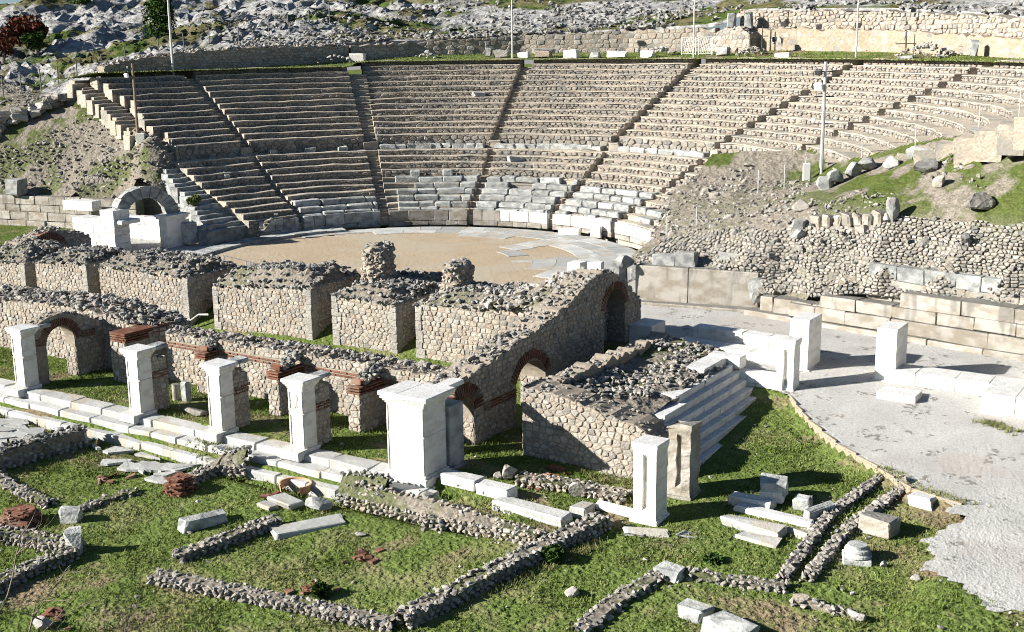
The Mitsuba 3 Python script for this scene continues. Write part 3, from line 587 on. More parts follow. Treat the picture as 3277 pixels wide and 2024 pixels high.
def pillar(x1, label, seed, w=.56, d=.5, y=-20.55, z=-1.0, h=2.12, panel=True, fig=False):
    """marble pillar; its right front corner stands at (x1, y)"""
    rng = np.random.default_rng(seed); K = thing('marble_pillar', label, 'pillar', 'row of marble pillars along the steps'); cx, cy = x1 - w / 2, y + d / 2
    v, f = cbox(w + .12, d + .12, .2, .02, rng, .004); part(K, 'base', place(v, cx, cy, z - .12), f, 'm_marble', .4)
    hs = (h - .34) * .58
    for nm, z0, hh, t in (('lower_shaft', z + .08, hs, .25), ('upper_shaft', z + .08 + hs, h - .42 - hs, .8)):
        mb = MB(); v, f = cbox(w, d, hh - .008, .012); mb.add(place(v, cx, cy, z0), f, t)
        for fx, fz, fw, fh in ((-(w / 2 - .05), hh / 2, .06, hh - .03), (w / 2 - .05, hh / 2, .06, hh - .03), (0, .05, w - .16, .07), (0, hh - .06, w - .16, .07)):
            v, f = cbox(fw, .03, fh, .008); mb.add(place(v, cx + fx, y - .010, z0 + fz - fh / 2), f, t)
        mb.put(uniq(K + '__' + nm), 'm_marble')
        if nm == 'upper_shaft' and fig:
            mb = MB()
            for q in ((0, .42, .045, .05), (0, .31, .06, .10), (-.05, .28, .022, .09), (.06, .33, .02, .08), (-.025, .14, .028, .12), (.03, .13, .028, .12)):
                s = trimesh.creation.icosphere(1); mb.add(np.array(s.vertices) * [q[2], .022, q[3]] + [cx + q[0], y - .002, z0 + .08 + q[1]], np.array(s.faces), .7)
            mb.put(uniq(K + '__worn_relief'), 'm_marble')
    zz = z + h - .34
    for e, hh, t in ((.02, .05, .9), (.05, .06, .8), (.09, .06, .9)):
        v, f = cbox(w + 2 * e, d + 2 * e, hh - .004, .012); part(K, 'moulding', place(v, cx, cy, zz), f, 'm_marble', t); zz += hh
    v, f = cbox(w + .28, d + .24, .11, .02, rng, .006); part(K, 'cap_slab', place(v, cx, cy, zz), f, 'm_marble', .8)
    v, f = cbox(w * .7, .62, .13, .03, rng, .012); part(K, 'tie_block', place(v, cx + .1, cy + .62, zz - .03), f, 'm_seat', .7)
    return K
pillar(-.30, 'leftmost marble pillar of the row with a mossy cap, in front of the brick arch', 81)
pillar(5.30, 'second marble pillar from the left in the row along the steps', 82)
pillar(8.78, 'third marble pillar from the left in the row along the steps', 83)
pillar(11.95, 'fourth marble pillar from the left, with a faint carved figure', 84, fig=True)
for x, lab, sd, top in ((5.22, 'rubble wall stub joined to the back of the second pillar', 91, .92), (8.70, 'rubble wall stub joined to the back of the third pillar', 92, .95), (11.87, 'rubble wall stub joined to the back of the fourth pillar', 93, .95)):
    K = thing('pillar_backing', lab, 'wall stub', 'rubble stubs behind the pillars')
    P = wall(K, (x, -20.04), (x, -19.38), .5, [(0, top), (.66, top - .35)], -1.5, (.2, .15), seed=sd, nparts=60, cap=.13, capn=60, faces='fbr'); brick_band(K, P, 0, .66, .02, 3, seed=sd, L=.24)
# tall corner pier
K = thing('corner_pier', 'tallest white marble pier at the corner, capped by a broad slab', 'pier')
rng = np.random.default_rng(95); x1, y, z, w, d, h = 16.12, -20.6, -1.0, 1.22, .95, 2.3; cx, cy = x1 - w / 2, y + d / 2
for e, hh, zz in ((.16, .2, -1.42), (.10, .24, -1.22), (.05, .07, -.98)):
    v, f = cbox(w + 2 * e, d + 2 * e, hh, .02, rng, .004); part(K, 'base', place(v, cx, cy, zz), f, 'm_marble', .4)
for nm, z0, hh, t in (('lower_shaft', -.91, 1.05, .5), ('upper_shaft', .14, .78, .8)):
    mb = MB(); v, f = cbox(w, d, hh - .008, .012); mb.add(place(v, cx, cy, z0), f, t)
    for fx, fw, fz, fh in ((-(w / 2 - .04), .05, hh / 2, hh - .04), (w / 2 - .04, .05, hh / 2, hh - .04), (0, w - .14, hh - .05, .05)):
        v, f = cbox(fw, .03, fh, .008); mb.add(place(v, cx + fx, y - .008, z0 + fz - fh / 2), f, t)
    mb.put(uniq(K + '__' + nm), 'm_marble')
zz = .92
for e, hh in ((.03, .06), (.07, .06), (.12, .07)):
    v, f = cbox(w + 2 * e, d + 2 * e, hh - .004, .012); part(K, 'moulding', place(v, cx, cy, zz), f, 'm_marble', .85); zz += hh
v, f = cbox(.98, d + .36, .13, .02, rng, .005); part(K, 'cap_slab', place(v, cx + .34, cy, zz), f, 'm_marble', .8)
v, f = cbox(.62, d + .30, .12, .02, rng, .005); part(K, 'cap_slab', place(v, cx - .48, cy + .02, zz - .002), f, 'm_marble', .6)
v, f = cbox(.42, .85, .13, .02, rng, .006); part(K, 'lintel_stub', place(v, cx + .36, cy + 1.0, zz), f, 'm_marble', .7)
v, f = cbox(.55, .62, 1.72, .03, rng, .008); part(K, 'side_jamb', place(v, 15.92, -19.25, -1.0), f, 'm_seat', .75); v, f = cbox(.66, .72, .22, .03, rng, .006); part(K, 'jamb_base', place(v, 15.92, -19.25, -1.2), f, 'm_seat', .6)

# stylobate: three marble steps below the pillars
K = thing('marble_steps', 'three long worn marble steps running below the row of pillars', 'steps'); rng = np.random.default_rng(96)
for k, (yf, zt, dep, x0, x1) in enumerate(((-20.72, -1.0, .62, -12, 15.1), (-21.12, -1.2, .5, -12, 16.6), (-21.55, -1.42, .6, -12, 16.2))):
    x = x0
    while x < x1 - .2:
        l = min(rng.uniform(.9, 1.9), x1 - x); v, f = cbox(l - .012, dep, .34, .03, rng, .012); part(K, 'step_block', place(v, x + l / 2, yf + dep / 2 + rng.normal(0, .015), zt - .34 + rng.normal(0, .008), rng.normal(0, .006)), f, 'm_slab', rng.uniform(.3, 1.0)); x += l
for x in (-.58, 5.02, 8.5, 11.67):
    v, f = cbox(.72, .5, .26, .02, rng, .006); part(K, 'plinth', place(v, x, -20.86 + .18, -1.17), f, 'm_slab', .9)
K = thing('doorway_sill', 'worn marble sill blocks right of the tall corner pier', 'sill')
for (x, y_, l, w_) in ((17.0, -20.15, 1.1, .5), (18.05, -20.2, 1.0, .45)):
    v, f = cbox(l, w_, .3, .03, rng, .01); part(K, 'sill_block', place(v, x, y_, float(zg(x, y_)) - .1, -.03), f, 'm_marble', .5)
# street paving in front of the steps, left
K = thing('street_paving', 'irregular grey paving slabs in the grass before the marble steps at left', 'paving'); rng = np.random.default_rng(97)
for _ in range(120):
    x, y_ = rng.uniform(-8, 9), rng.uniform(-23.4, -21.85)
    if y_ < -22.2 - .12 * (x - 2) and x > 3: continue
    n = rng.integers(5, 8); a = np.sort(rng.uniform(0, 6.28, n)); p = np.stack([np.cos(a) * rng.uniform(.35, .7, n), np.sin(a) * rng.uniform(.25, .45, n)], 1); pl = Polygon(p).convex_hull
    m = trimesh.creation.extrude_polygon(pl, .07, engine='earcut'); part(K, 'paving_slab', np.array(m.vertices) + [x, y_, float(zg(x, y_)) + .0 + rng.uniform(0, .02)], np.array(m.faces), 'm_slab', rng.uniform(0, .6))

# ---------------------------------------------------------------- rubble podium with the white stair
K = thing('rubble_podium', 'walled platform topped with loose dark rubble, between the arched wall and the white stairs', 'platform')
P = wall(K, (17.2, -17.6), (21.2, -17.6), 1.0, [(0, .96), (1.6, .78), (3.6, .36), (4.0, .1)], -1.6, (.2, .15), seed=101, nparts=300, cap=.12, capn=20, faces='flr', rag=.025)
P = wall(K, (17.2, -9.7), (17.2, -16.6), .6, [(0, .75), (7, .9)], -1.6, (.26, .18), seed=102, nparts=60, cap=.15, capn=30, faces='f')
rng = np.random.default_rng(103); X, Y, F = grid(17.25, 20.3, -17.2, -9.6, 40, 80)
Z = .72 - .10 * (X - 17.3) - .13 * np.clip((X - 19.6), 0, 1) + .22 * (meshkit.fbm(np.stack([X, Y, X * 0], -1) * 1.3, 4) - .5) - .18 * np.exp(-((X - 18.6) ** 2 / .8 + (Y + 13.6) ** 2 / 4)) - np.clip((-14.5 - Y) * .10, 0, .4) * np.clip((X - 18) / 2, 0, 1)
part(K, 'core_top', np.stack([X, Y, Z], 1), F, 'm_mound', .5, .9)
n = 1500; i = rng.integers(0, len(X), n); mb = MB(); big = MB(); q = np.stack([X, Y, Z], 1)[i] + rng.normal(0, .05, (n, 3)) * [1, 1, .2]; d = meshkit.fbm(q * [1.1, 1.1, 0], 3, 9) > .42
rocks(mb, rng, q[d], rng.uniform(.07, .24, n)[d]); stuffpart(K, 'loose_rubble', mb, 'm_scree')
K = thing('white_stairs', 'flight of white marble steps descending from the rubble podium to the grass', 'stairs')
for k in range(9):
    z1 = .56 - .195 * k; x0 = 19.85 + .235 * k; ys = [-12.3, -14.6, -15.9, -16.5, -16.9, -17.2, -17.35, -17.4, -17.4][k]; y = ys
    while y < -10.75:
        l = min(rng.uniform(1.1, 2.2), -10.7 - y); v, f = cbox(.62, l - .012, .2, .014, rng, .004); part(K, 'step_block', place(v, x0 + .02, y + l / 2, z1 - .2), f, 'm_marble', rng.uniform(.3, 1)); y += l
mb = MB(); v, f = cbox(.5, 6.4, .5, .02); mb.add(place(v, 20.2, -13.9, -.75), f); v, f = cbox(.5, 6.4, .3, .02); mb.add(place(v, 20.8, -13.9, -1.1), f); mb.put(uniq(K + '__foundation'), 'm_mortar')
# white reconstructed walls
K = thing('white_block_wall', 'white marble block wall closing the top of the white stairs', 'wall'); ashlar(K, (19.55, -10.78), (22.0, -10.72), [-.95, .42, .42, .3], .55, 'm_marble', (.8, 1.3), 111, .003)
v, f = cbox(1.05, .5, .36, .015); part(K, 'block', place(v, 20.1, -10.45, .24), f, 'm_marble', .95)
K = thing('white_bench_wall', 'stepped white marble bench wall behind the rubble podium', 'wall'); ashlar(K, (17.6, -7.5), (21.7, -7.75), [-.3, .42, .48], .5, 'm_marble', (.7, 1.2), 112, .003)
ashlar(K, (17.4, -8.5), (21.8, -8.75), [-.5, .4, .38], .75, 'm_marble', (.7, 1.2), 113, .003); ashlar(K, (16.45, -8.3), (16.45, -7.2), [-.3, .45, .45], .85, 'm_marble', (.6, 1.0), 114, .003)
def whiteblock(name, label, x, y, L, W, z0, z1, rz=0.0, cat='marble block', tone=.9, group=None):
    K = thing(name, label, cat, group); rng = np.random.default_rng(int(x * 100)); h = z1 - z0
    v, f = cbox(L, W, h, .015, rng, .004); part(K, 'body', place(v, x, y, z0, rz), f, 'm_marble', tone)
    v, f = cbox(L + .12, W + .10, .2, .015, rng, .004); part(K, 'foot', place(v, x, y, z0 - .12, rz), f, 'm_marble', tone * .7); return K
whiteblock('white_slab_pier', 'tall plain white marble slab standing left of the gravel passage', 21.78, -8.25, .62, 1.15, -.1, 1.55)
whiteblock('white_slab_pier', 'tall plain white marble slab standing right of the gravel passage', 24.45, -8.2, .62, 1.1, -.1, 1.55)
whiteblock('marble_box', 'low square white marble block on the gravel before the long white bench', 25.2, -9.85, 1.1, .75, -.4, .02, tone=.95)
whiteblock('white_end_block', 'tall white marble slab cut by the right picture edge', 28.3, -6.1, .6, 1.0, -.1, 1.5)
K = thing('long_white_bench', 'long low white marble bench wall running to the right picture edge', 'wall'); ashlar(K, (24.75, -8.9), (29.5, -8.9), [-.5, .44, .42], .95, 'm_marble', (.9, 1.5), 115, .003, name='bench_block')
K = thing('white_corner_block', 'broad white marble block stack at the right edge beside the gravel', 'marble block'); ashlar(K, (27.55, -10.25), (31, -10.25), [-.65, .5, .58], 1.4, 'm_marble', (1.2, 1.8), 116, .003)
# grooved pillars
def grooved(label, x, y, z0, h, w, rz, seed, weath, mat='m_marble', groove=.5, cat='pillar'):
    K = thing('grooved_pillar', label, cat, 'stone pillars with a vertical groove'); rng = np.random.default_rng(seed); nz = 22; mb = MB(); prof = []
    hw, gd = w / 2, .09; gx0, gx1 = -.06, .06
    zs = np.linspace(0, h, nz)
    ring = np.array([(-hw, -hw), (gx0, -hw), (gx0, -hw + gd), (gx1, -hw + gd), (gx1, -hw), (hw, -hw), (hw, hw), (-hw, hw)])
    V = []
    for k, zz in enumerate(zs):
        flare = 1 + .12 * _ss(h - .24, h - .12, zz) + .10 * _ss(.2, .05, zz); p = ring * flare
        if zz < .3 or zz > h - .32: p[2:4, 1] = p[1:5:3, 1]
        p = p + weath * (meshkit.fbm(np.stack([p[:, 0] * 4, p[:, 1] * 4, np.full(8, zz * 3)], -1) + seed, 3) - .5)[:, None] * np.sign(p) * 2
        V.append(np.c_[p, np.full(8, zz - (weath * 2.2 * max(0, -p[:, 0].mean()) if k == nz - 1 else 0))])
    V = np.vstack(V); q = []
    if weath > .02: V[-8:, 2] -= np.array([.12, .03, .03, .03, .0, .0, .05, .2]); V[-16:-8, 2] -= .05
    for k in range(nz - 1):
        for i in range(8): j = (i + 1) % 8; q.append((k * 8 + i, k * 8 + j, (k + 1) * 8 + j, (k + 1) * 8 + i))
    b = (nz - 1) * 8; tf = np.array([(b, b + 1, b + 7), (b + 1, b + 6, b + 7), (b + 1, b + 4, b + 6), (b + 4, b + 5, b + 6), (b + 1, b + 2, b + 3), (b + 1, b + 3, b + 4)])
    part(K, 'shaft', place(V, x, y, z0, rz), np.vstack([QF(*q), tf]), mat, .8)
    v, f = cbox(w + .14, w + .14, .24, .02, rng, .006); part(K, 'foot', place(v, x, y, z0 - .16, rz), f, mat, .6)
grooved('white grooved pillar at the left edge of the gravel path', 22.02, -10.35, -.3, 1.62, .52, .0, 121, .0)
grooved('clean white grooved pillar standing nearest, on the front grass', 22.0, -19.45, -1.22, 1.98, .6, .0, 122, .004)
grooved('weathered broken-topped grooved pillar behind the nearest one', 22.15, -17.9, -1.1, 1.95, .6, .02, 123, .05, 'm_ashlar')

# ================================================================ behind the seating: terrace, terrace walls, slopes, hill
def surf(pts, smooth=.02):
    p = np.array(pts, float); f = RBFInterpolator(p[:, :2], p[:, 2], kernel='linear', smoothing=smooth, degree=1)
    return lambda x, y: f(np.stack([np.ravel(x), np.ravel(y)], 1))
TB = np.array([(-27.93,6.16,8.15), (-27.3,8.54,8.18), (-26.29,11.76,8.34), (-24.45,16.69,8.48), (-22.09,22.46,8.68), (-19.45,26.66,8.96), (-13.56,31.18,9), (-6.59,33.87,9.01), (0.07,34.5,9.05)])
TT = np.array([(-27.92,6.21,8.7), (-27.27,8.61,9.15), (-26.26,11.83,9.49), (-24.41,16.74,9.68), (-22.06,22.49,9.69), (-19.43,26.67,9.91), (-13.54,31.19,10.22), (-6.6,33.86,10.47), (0.03,34.5,10.6)])
SB = np.array([(1.68,34.26,9.05), (5.72,33.52,9.1), (11.81,31.24,9.05), (17.59,27.45,8.95), (21.62,23.32,8.8), (26.61,15.51,8.46)])
SM = np.array([(1.63,34.26,10.46), (5.67,33.52,10.41), (11.73,31.27,10.28), (17.51,27.5,9.94), (21.54,23.4,9.71), (26.51,15.67,9.3)])
ST = np.array([(1.3,34.98,11.72), (5.3,34.39,11.57), (11.38,32.25,11.42), (17.17,28.65,11.03), (21.2,24.76,10.72), (26.16,17.72,10.23)])
def pathwall(key, B, T, thick, mat, cell, seed, nparts=0, proud=.05, core='m_mortar', gap=.02, batter=0.0):
    rng = np.random.default_rng(seed); seg = np.linalg.norm(np.diff(B[:, :2], axis=0), axis=1); S = np.r_[0, np.cumsum(seg)]; tn = np.gradient(B[:, :2], axis=0); tn /= np.linalg.norm(tn, axis=1, keepdims=True); N = np.stack([tn[:, 1], -tn[:, 0]], 1)
    ip = lambda s, a: np.interp(s, S, a)
    def P(s, d, z): return np.stack([ip(s, B[:, 0]) + ip(s, N[:, 0]) * d, ip(s, B[:, 1]) + ip(s, N[:, 1]) * d, z], 1)
    ss = np.arange(0, S[-1], .35); z0, z1 = ip(ss, B[:, 2]) - .4, ip(ss, T[:, 2]) + rng.normal(0, .05, len(ss)); n = len(ss)
    v = np.vstack([P(ss, 0, z0), P(ss, -batter, z1), P(ss, -thick, z1), P(ss, -thick, z0)]); q = []
    for k in range(3):
        for i in range(n - 1): q.append((k * n + i, k * n + i + 1, (k + 1) * n + i + 1, (k + 1) * n + i))
    q += [(0, n, 2 * n, 3 * n), (n - 1, 4 * n - 1, 3 * n - 1, 2 * n - 1)]
    part(key, 'core', v, QF(*q), core)
    if mat:
        poly = Polygon(list(zip(ss, z0)) + list(zip(ss[::-1], z1[::-1])))
        rank_put(key, stones_on(poly, cell, lambda s, t, d: P(s, d - .02 - batter * np.clip((t - ip(s, B[:, 2])) / 1.0, 0, 1), t), rng, gap, proud), mat, nparts)
    return P, S
K = thing('terrace_wall', 'dark shaded rubble wall above the left seating, grey stones on top', 'retaining wall'); P, S = pathwall(K, TB[:5], TT[:5], .9, 'm_rubble', (.36, .2), 131)
rng = np.random.default_rng(4); n = 420; s = rng.uniform(0, S[-1], n); mb = MB(); rocks(mb, rng, P(s, -rng.uniform(0, .9, n), np.interp(s, S, TT[:5, 2]) + rng.uniform(-.05, .12, n)), rng.uniform(.12, .34, n)); stuffpart(K, 'top_stones', mb, 'm_lightrock')
K = thing('terrace_wall', 'tan rubble retaining wall behind the grassy terrace in the middle of the photo', 'retaining wall'); P, S = pathwall(K, TB[4:], TT[4:], .9, 'm_rubble', (.5, .3), 132, 40)
bsdf('m_plaster', lambda p, n, uv: mix((.48, .39, .29), (.62, .53, .41), fbm(p.x * .8 + p.y * .8, p.z * 1.6, p.y, octaves=4)) * (.78 + .4 * noise(p.x * 9, p.y * 9, p.z * 9)), bump=lambda p, n, uv: fbm(p.x * 6, p.y * 6, p.z * 6), bscale=.05)
K = thing('terrace_wall', 'tall smooth cream plastered retaining wall at the upper right', 'retaining wall'); P, S = pathwall(K, SB, SM, .9, 'm_rubble', (.7, .42), 133, 0, .02, 'm_plaster', .05)
mb = MB()
for sx, zz in ((2.6, .55), (3.2, 1.5), (9.0, 1.35), (6.0, 1.3)):
    v, f = cbox(.35, .12, .3, .02); i = np.interp(sx, S, np.arange(len(S))); j = int(i); mb.add(place(v, *P(np.array([sx]), .0, np.array([np.interp(sx, S, SB[:, 2]) + zz]))[0], .2), f, .1)
mb.put(uniq(K + '__dark_putlog'), 'm_dark')
K = thing('terrace_upper_wall', 'rough rubble masonry band above the cream plastered wall, upper right', 'retaining wall'); P, S = pathwall(K, np.c_[ST[:, :2], SM[:, 2]], ST, .9, 'm_rubble', (.36, .22), 134, 0, .09, batter=.0)
# terrace lawn between the top row and the walls
a = np.radians(np.linspace(-82, 100, 180)); WALLR = np.interp(np.degrees(a), [-82, -70, -62, -46, -30, -15, 0, 20, 40, 60, 100], [29.2, 29.2, 29.6, 31.8, 33.4, 34.4, 34.8, 34.6, 33.6, 32.4, 30.8])
R0 = np.interp(np.degrees(a), [-82, -45, -44, 100], [26.5, 26.9, 29.0, 29.0]); tb = surf(np.vstack([TB, SB]), 0); V = []
for k in range(9):
    r = R0 + (WALLR - R0) * k / 8; x, y = r * np.sin(a), r * np.cos(a); zt = tb(x, y); z0 = np.interp(np.degrees(a), [-46, -44], [8.41, 8.67]); V.append(np.stack([x, y, z0 - .03 + (zt - z0) * min(1, k / 7) + .05 * (meshkit.fbm(np.stack([x, y, x * 0], -1), 3) - .5)], 1))
n = len(a); q = np.array([(k * n + i, k * n + i + 1, (k + 1) * n + i + 1, (k + 1) * n + i) for k in range(8) for i in range(n - 1)]); TERR = np.vstack(V)
struct('terrace', TERR, QF(*q), 'm_grass', smooth=True)
# hillside behind
LM = np.array([(-16.42,1.35,1.6), (-17.56,1.58,2.58), (-18.09,1.28,3.61), (-19.5,1.49,4.83), (-21.29,2.46,5.31), (-23.09,3.43,5.71), (-25.79,4.87,6.66), (-28.14,5.95,7.4), (-28.85,-1.19,1.65), (-25.94,-0.54,1.6), (-22.78,-0.17,1.65), (-20.09,0.47,1.6), (-32.32,-1.54,1.77), (-29.38,-0.73,2.45), (-30.14,-0.06,3.57), (-31.69,1.2,5.02), (-33.26,2.45,6.23), (-34.46,3.36,6.85), (-26.55,-0.02,2.28), (-27.44,0.8,3.61), (-29.12,2.23,5.15), (-30.81,3.31,6.16), (-31.39,5.04,7), (-23.36,0.4,2.64), (-24.11,1.06,3.25), (-25.99,2.71,4.72), (-28.71,4.42,6.26), (-20.5,0.92,2.5), (-21.22,1.61,3.33), (-23.29,2.88,4.55), (-36.08,0.94,6.31), (-34.87,-0.87,4.69), (-34.3,6.99,7.45), (-39.41,3.16,6.65), (-32.54,9.26,8.13)])
HC = np.vstack([TT, ST, np.array([(-36.65,3.71,6.93), (-34.46,3.35,6.72), (-34.3,6.99,7.48), (-32.36,9.48,8.39), (-31.45,13.64,9.05), (-51.99,13.14,9.71), (-49.05,13.91,9.38), (-65.58,28.6,13.53), (-66.86,26.82,12.77), (-61.67,36.8,13.9), (-50.11,22.51,10.88), (-42.27,22.55,10.63), (-42.04,25.8,11.09), (-49.2,38.56,13.02), (-31.93,24.69,10.95), (-28.26,28.03,11.35), (-39.74,39.23,13.16),
  (-25.79,35.15,11.17), (-32.98,44.77,13.43), (-17.94,38.16,11.52), (-22.21,44.93,13.15), (-10.03,40.41,11.69), (-13.75,47.5,13.31), (-3.07,41.53,12), (-7.1,50.68,13.84), (0.48,47.27,13.51), (10.59,44.2,13.12), (17.82,41.76,12.57), (26.55,38.98,11.78), (-0.54,59.63,15.88), (-36.8,64.08,17.16), (-73.69,59.28,17.52), (-104.47,53.31,13.43), (-112.09,41.49,12.53), (-61.94,8.31,8.9)])])
hs = surf(HC, .01); lmf = surf(LM, .01); A = np.radians(np.linspace(-99, 105, 330)); nr = 120; V = []
WR = np.interp(np.degrees(A), [-128, -82, -70, -62, -46, -30, -15, 0, 20, 40, 60, 105], [29.6, 29.4, 29.4, 29.9, 32.2, 33.8, 34.9, 35.3, 35.2, 34.2, 33.0, 31.4])
for k in range(nr):
    t = k / (nr - 1); r = WR + .3 + 95 * t ** 1.7; x, y = r * np.sin(A), r * np.cos(A); z = hs(x, y); wl_ = (1 - _ss(5, 15, r - WR)) * (1 - _ss(-82, -76, np.degrees(A))); z = z * (1 - wl_) + (lmf(x, y) - .12) * wl_
    p = np.stack([x, y, x * 0], -1); deg = np.degrees(A); rk = (1 - _ss(-42, -22, deg - 30 * (r > 45) * 0)) * _ss(1.5, 9, r - WR)
    ridge = 1 - np.abs(2 * meshkit.fbm(p * [.17, .25, 0], 4, 5) - 1); ridge2 = 1 - np.abs(2 * meshkit.fbm(p * [.6, .8, 0], 3, 8) - 1)
    z = z + rk * (1.5 * (ridge - .75) + 1.1 * (ridge2 - .75) + .5 * (1 - np.abs(2 * meshkit.fbm(p * [1.7, 2.1, 0], 2, 12) - 1) - .75)) + .25 * (meshkit.fbm(p * .9, 3) - .5) * _ss(0, 2, r - WR)
    if k == 0: z = z - .25
    V.append(np.stack([x, y, z], 1))
n = len(A); q = np.array([(k * n + i, k * n + i + 1, (k + 1) * n + i + 1, (k + 1) * n + i) for k in range(nr - 1) for i in range(n - 1)]); HILL = np.vstack(V); HA = np.tile(np.degrees(A), nr)
struct('hillside', HILL, QF(*q), 'm_hill', smooth=True)
# scree on the slope above the terrace walls
rng = np.random.default_rng(140); mb = MB(); nn = 5200; k = rng.integers(0, len(HILL), nn * 6); h = HILL[k]; rr = np.hypot(h[:, 0], h[:, 1]); dens = ((HA[k] > -58) & (rr < 52)) * np.where(HA[k] < 10, 1.0, .5) * sst_np if False else ((HA[k] > -58) & (rr < 54))
dn = meshkit.fbm(h * [.35, .35, 0], 3, 2) + np.where(HA[k] < -8, .12, -.02); h = h[dens & (dn > .47)][:nn]
rocks(mb, rng, h + rng.normal(0, .25, h.shape) * [1, 1, 0], rng.uniform(.15, .55, len(h))); k = uniq('hillside_scree'); mb.put(k, 'm_grey'); labels[k] = {'label': 'loose grey stones scattered over the slope above the terrace walls', 'category': 'rubble', 'kind': 'stuff'}
# ruined pier at the end of the middle wall
K = thing('ruined_pier', 'ruined masonry pier with two standing stone posts at the top, upper right of middle', 'ruined wall'); rng = np.random.default_rng(141)
b0 = np.array((-0.31,34,8.9)); b1 = np.array((2.75,33.09,8.9)); L = np.linalg.norm((b1 - b0)[:2])
P = wall(K, b0[:2], b1[:2], 2.0, [(0, b0[2] + 1.1), (L * .3, b0[2] + 1.65), (L * .8, b0[2] + 1.7), (L, b0[2] + 1.2)], b0[2] - .5, (.4, .26), seed=142, nparts=60, cap=.25)
for s in (.35, .8):
    v, f = cbox(.5, .5, 1.0, .05, rng, .03); p = P(np.array([L * s]), np.array([-.7]), np.array([b0[2] + 1.6]))[0]; part(K, 'stone_post', place(v, *p, .2), f, 'm_seat', .4)

# ---------------------------------------------------------------- left mound, parodos wall and gate
lm = surf(LM, .01); X, Y, F = grid(-46, -10, -8, 16, 180, 120); Z = lm(X, Y) + .22 * (meshkit.fbm(np.stack([X, Y, X * 0], -1) * .9, 4, 3) - .5)
ang = np.degrees(np.arctan2(X, Y)); rad = np.hypot(X, Y); pwl = lambda x: np.interp(x, [-60, (-30.35,-1.99)[0], (-18.95,0.21)[0], 0], [-9, (-30.35,-1.99)[1], (-18.95,0.21)[1], 0]) + .35
keep = (Y > pwl(X)) & ~((ang > np.interp(rad, [11.8, 13, 14.4, 15.7, 17.6, 19, 24, 29], [-95, -90.5, -87.5, -85.5, -84, -83.5, -82, -81])) & (rad > 11) & (ang < 90)) & (rad < 60) & (X < -10.5); F2 = F[keep[F].all(1)]
mound_uv = np.stack([X * 0 + .5, .55 + .45 * meshkit.noise(np.stack([X * .5, Y * .5, X * 0], -1), 4)], 1)
struct('left_mound', np.stack([X, Y, Z], 1), F2, 'm_mound', smooth=True, uv=mound_uv)
rng = np.random.default_rng(150); ok = np.where(keep)[0]; n = 10000; i = rng.choice(ok, n); p = np.stack([X, Y, Z], 1)[i]; p = p[meshkit.fbm(p * [.5, .5, 0], 3, 6) + .05 * (p[:, 2] < 4.5) > .44]; mb = MB()
rocks(mb, rng, p + rng.normal(0, .1, p.shape) * [1, 1, 0], (.06 + .28 * rng.random(len(p)) ** 2) * np.where(p[:, 2] < 4.5, 1.1, .8), .6, None, .55); k = uniq('mound_stones'); mb.put(k, 'm_scree'); labels[k] = {'label': 'loose stones scattered over the left grassy mound', 'category': 'rubble', 'kind': 'stuff'}
K = thing('mound_wall', 'broken grey rubble wall remains on top of the left mound at the edge', 'ruined wall'); q0, q1 = np.array((-32.03,0.71,6.03)), np.array((-29.91,4.51,6.84))
rng = np.random.default_rng(151)
for t in np.linspace(0, 1, 17):
    p = q0 + (q1 - q0) * t; s = rng.uniform(.45, .85)
    for kk in range(2):
        v, f = cbox(s * 1.3, s, s * .6, .08, rng, .06); part(K, 'stone', place(v, p[0] + rng.normal(0, .3), p[1] + rng.normal(0, .2), lm(p[0], p[1])[0] - .1 + kk * s * .5, rng.uniform(0, 3)), f, 'm_lightrock', rng.random())
K = thing('parodos_wall', 'ashlar wall with dark top course at the left edge, one block new white marble', 'ashlar wall')
pw0, pw1 = np.array((-30.35,-1.99)), np.array((-18.95,0.21)); ashlar(K, pw0, pw1, [-.3, .62, .5, .42, .5], .7, 'm_ashlar', (.9, 1.5), 152, .012, c=.03)
u = (pw1 - pw0) / np.linalg.norm(pw1 - pw0); an = math.atan2(u[1], u[0])
v, f = cbox(2.0, .74, .52, .015); p = np.array((-21.65,-1.44)); part(K, 'white_block', place(v, p[0], p[1] + .25, 1.24, an), f, 'm_marble', 1.0)
v, f = cbox(1.0, .8, .9, .06, rng, .03); p = np.array((-27.14,-1.58)); part(K, 'dark_block', place(v, p[0], p[1] + .3, 1.74, an), f, 'm_seat', .1)
K = thing('core_wall', 'tan rubble core face standing above the left ashlar wall', 'ruined wall'); w0, w1 = np.array((-24.5,-0.23)), np.array((-18.09,2.41)); P = wall(K, w0, w1, .8, [(0, 2.2), (2, 2.9), (4, 2.7), (6, 2.4), (np.linalg.norm(w1 - w0), 2.1)], .6, (.3, .2), seed=153, nparts=80, cap=.25, faces='f')
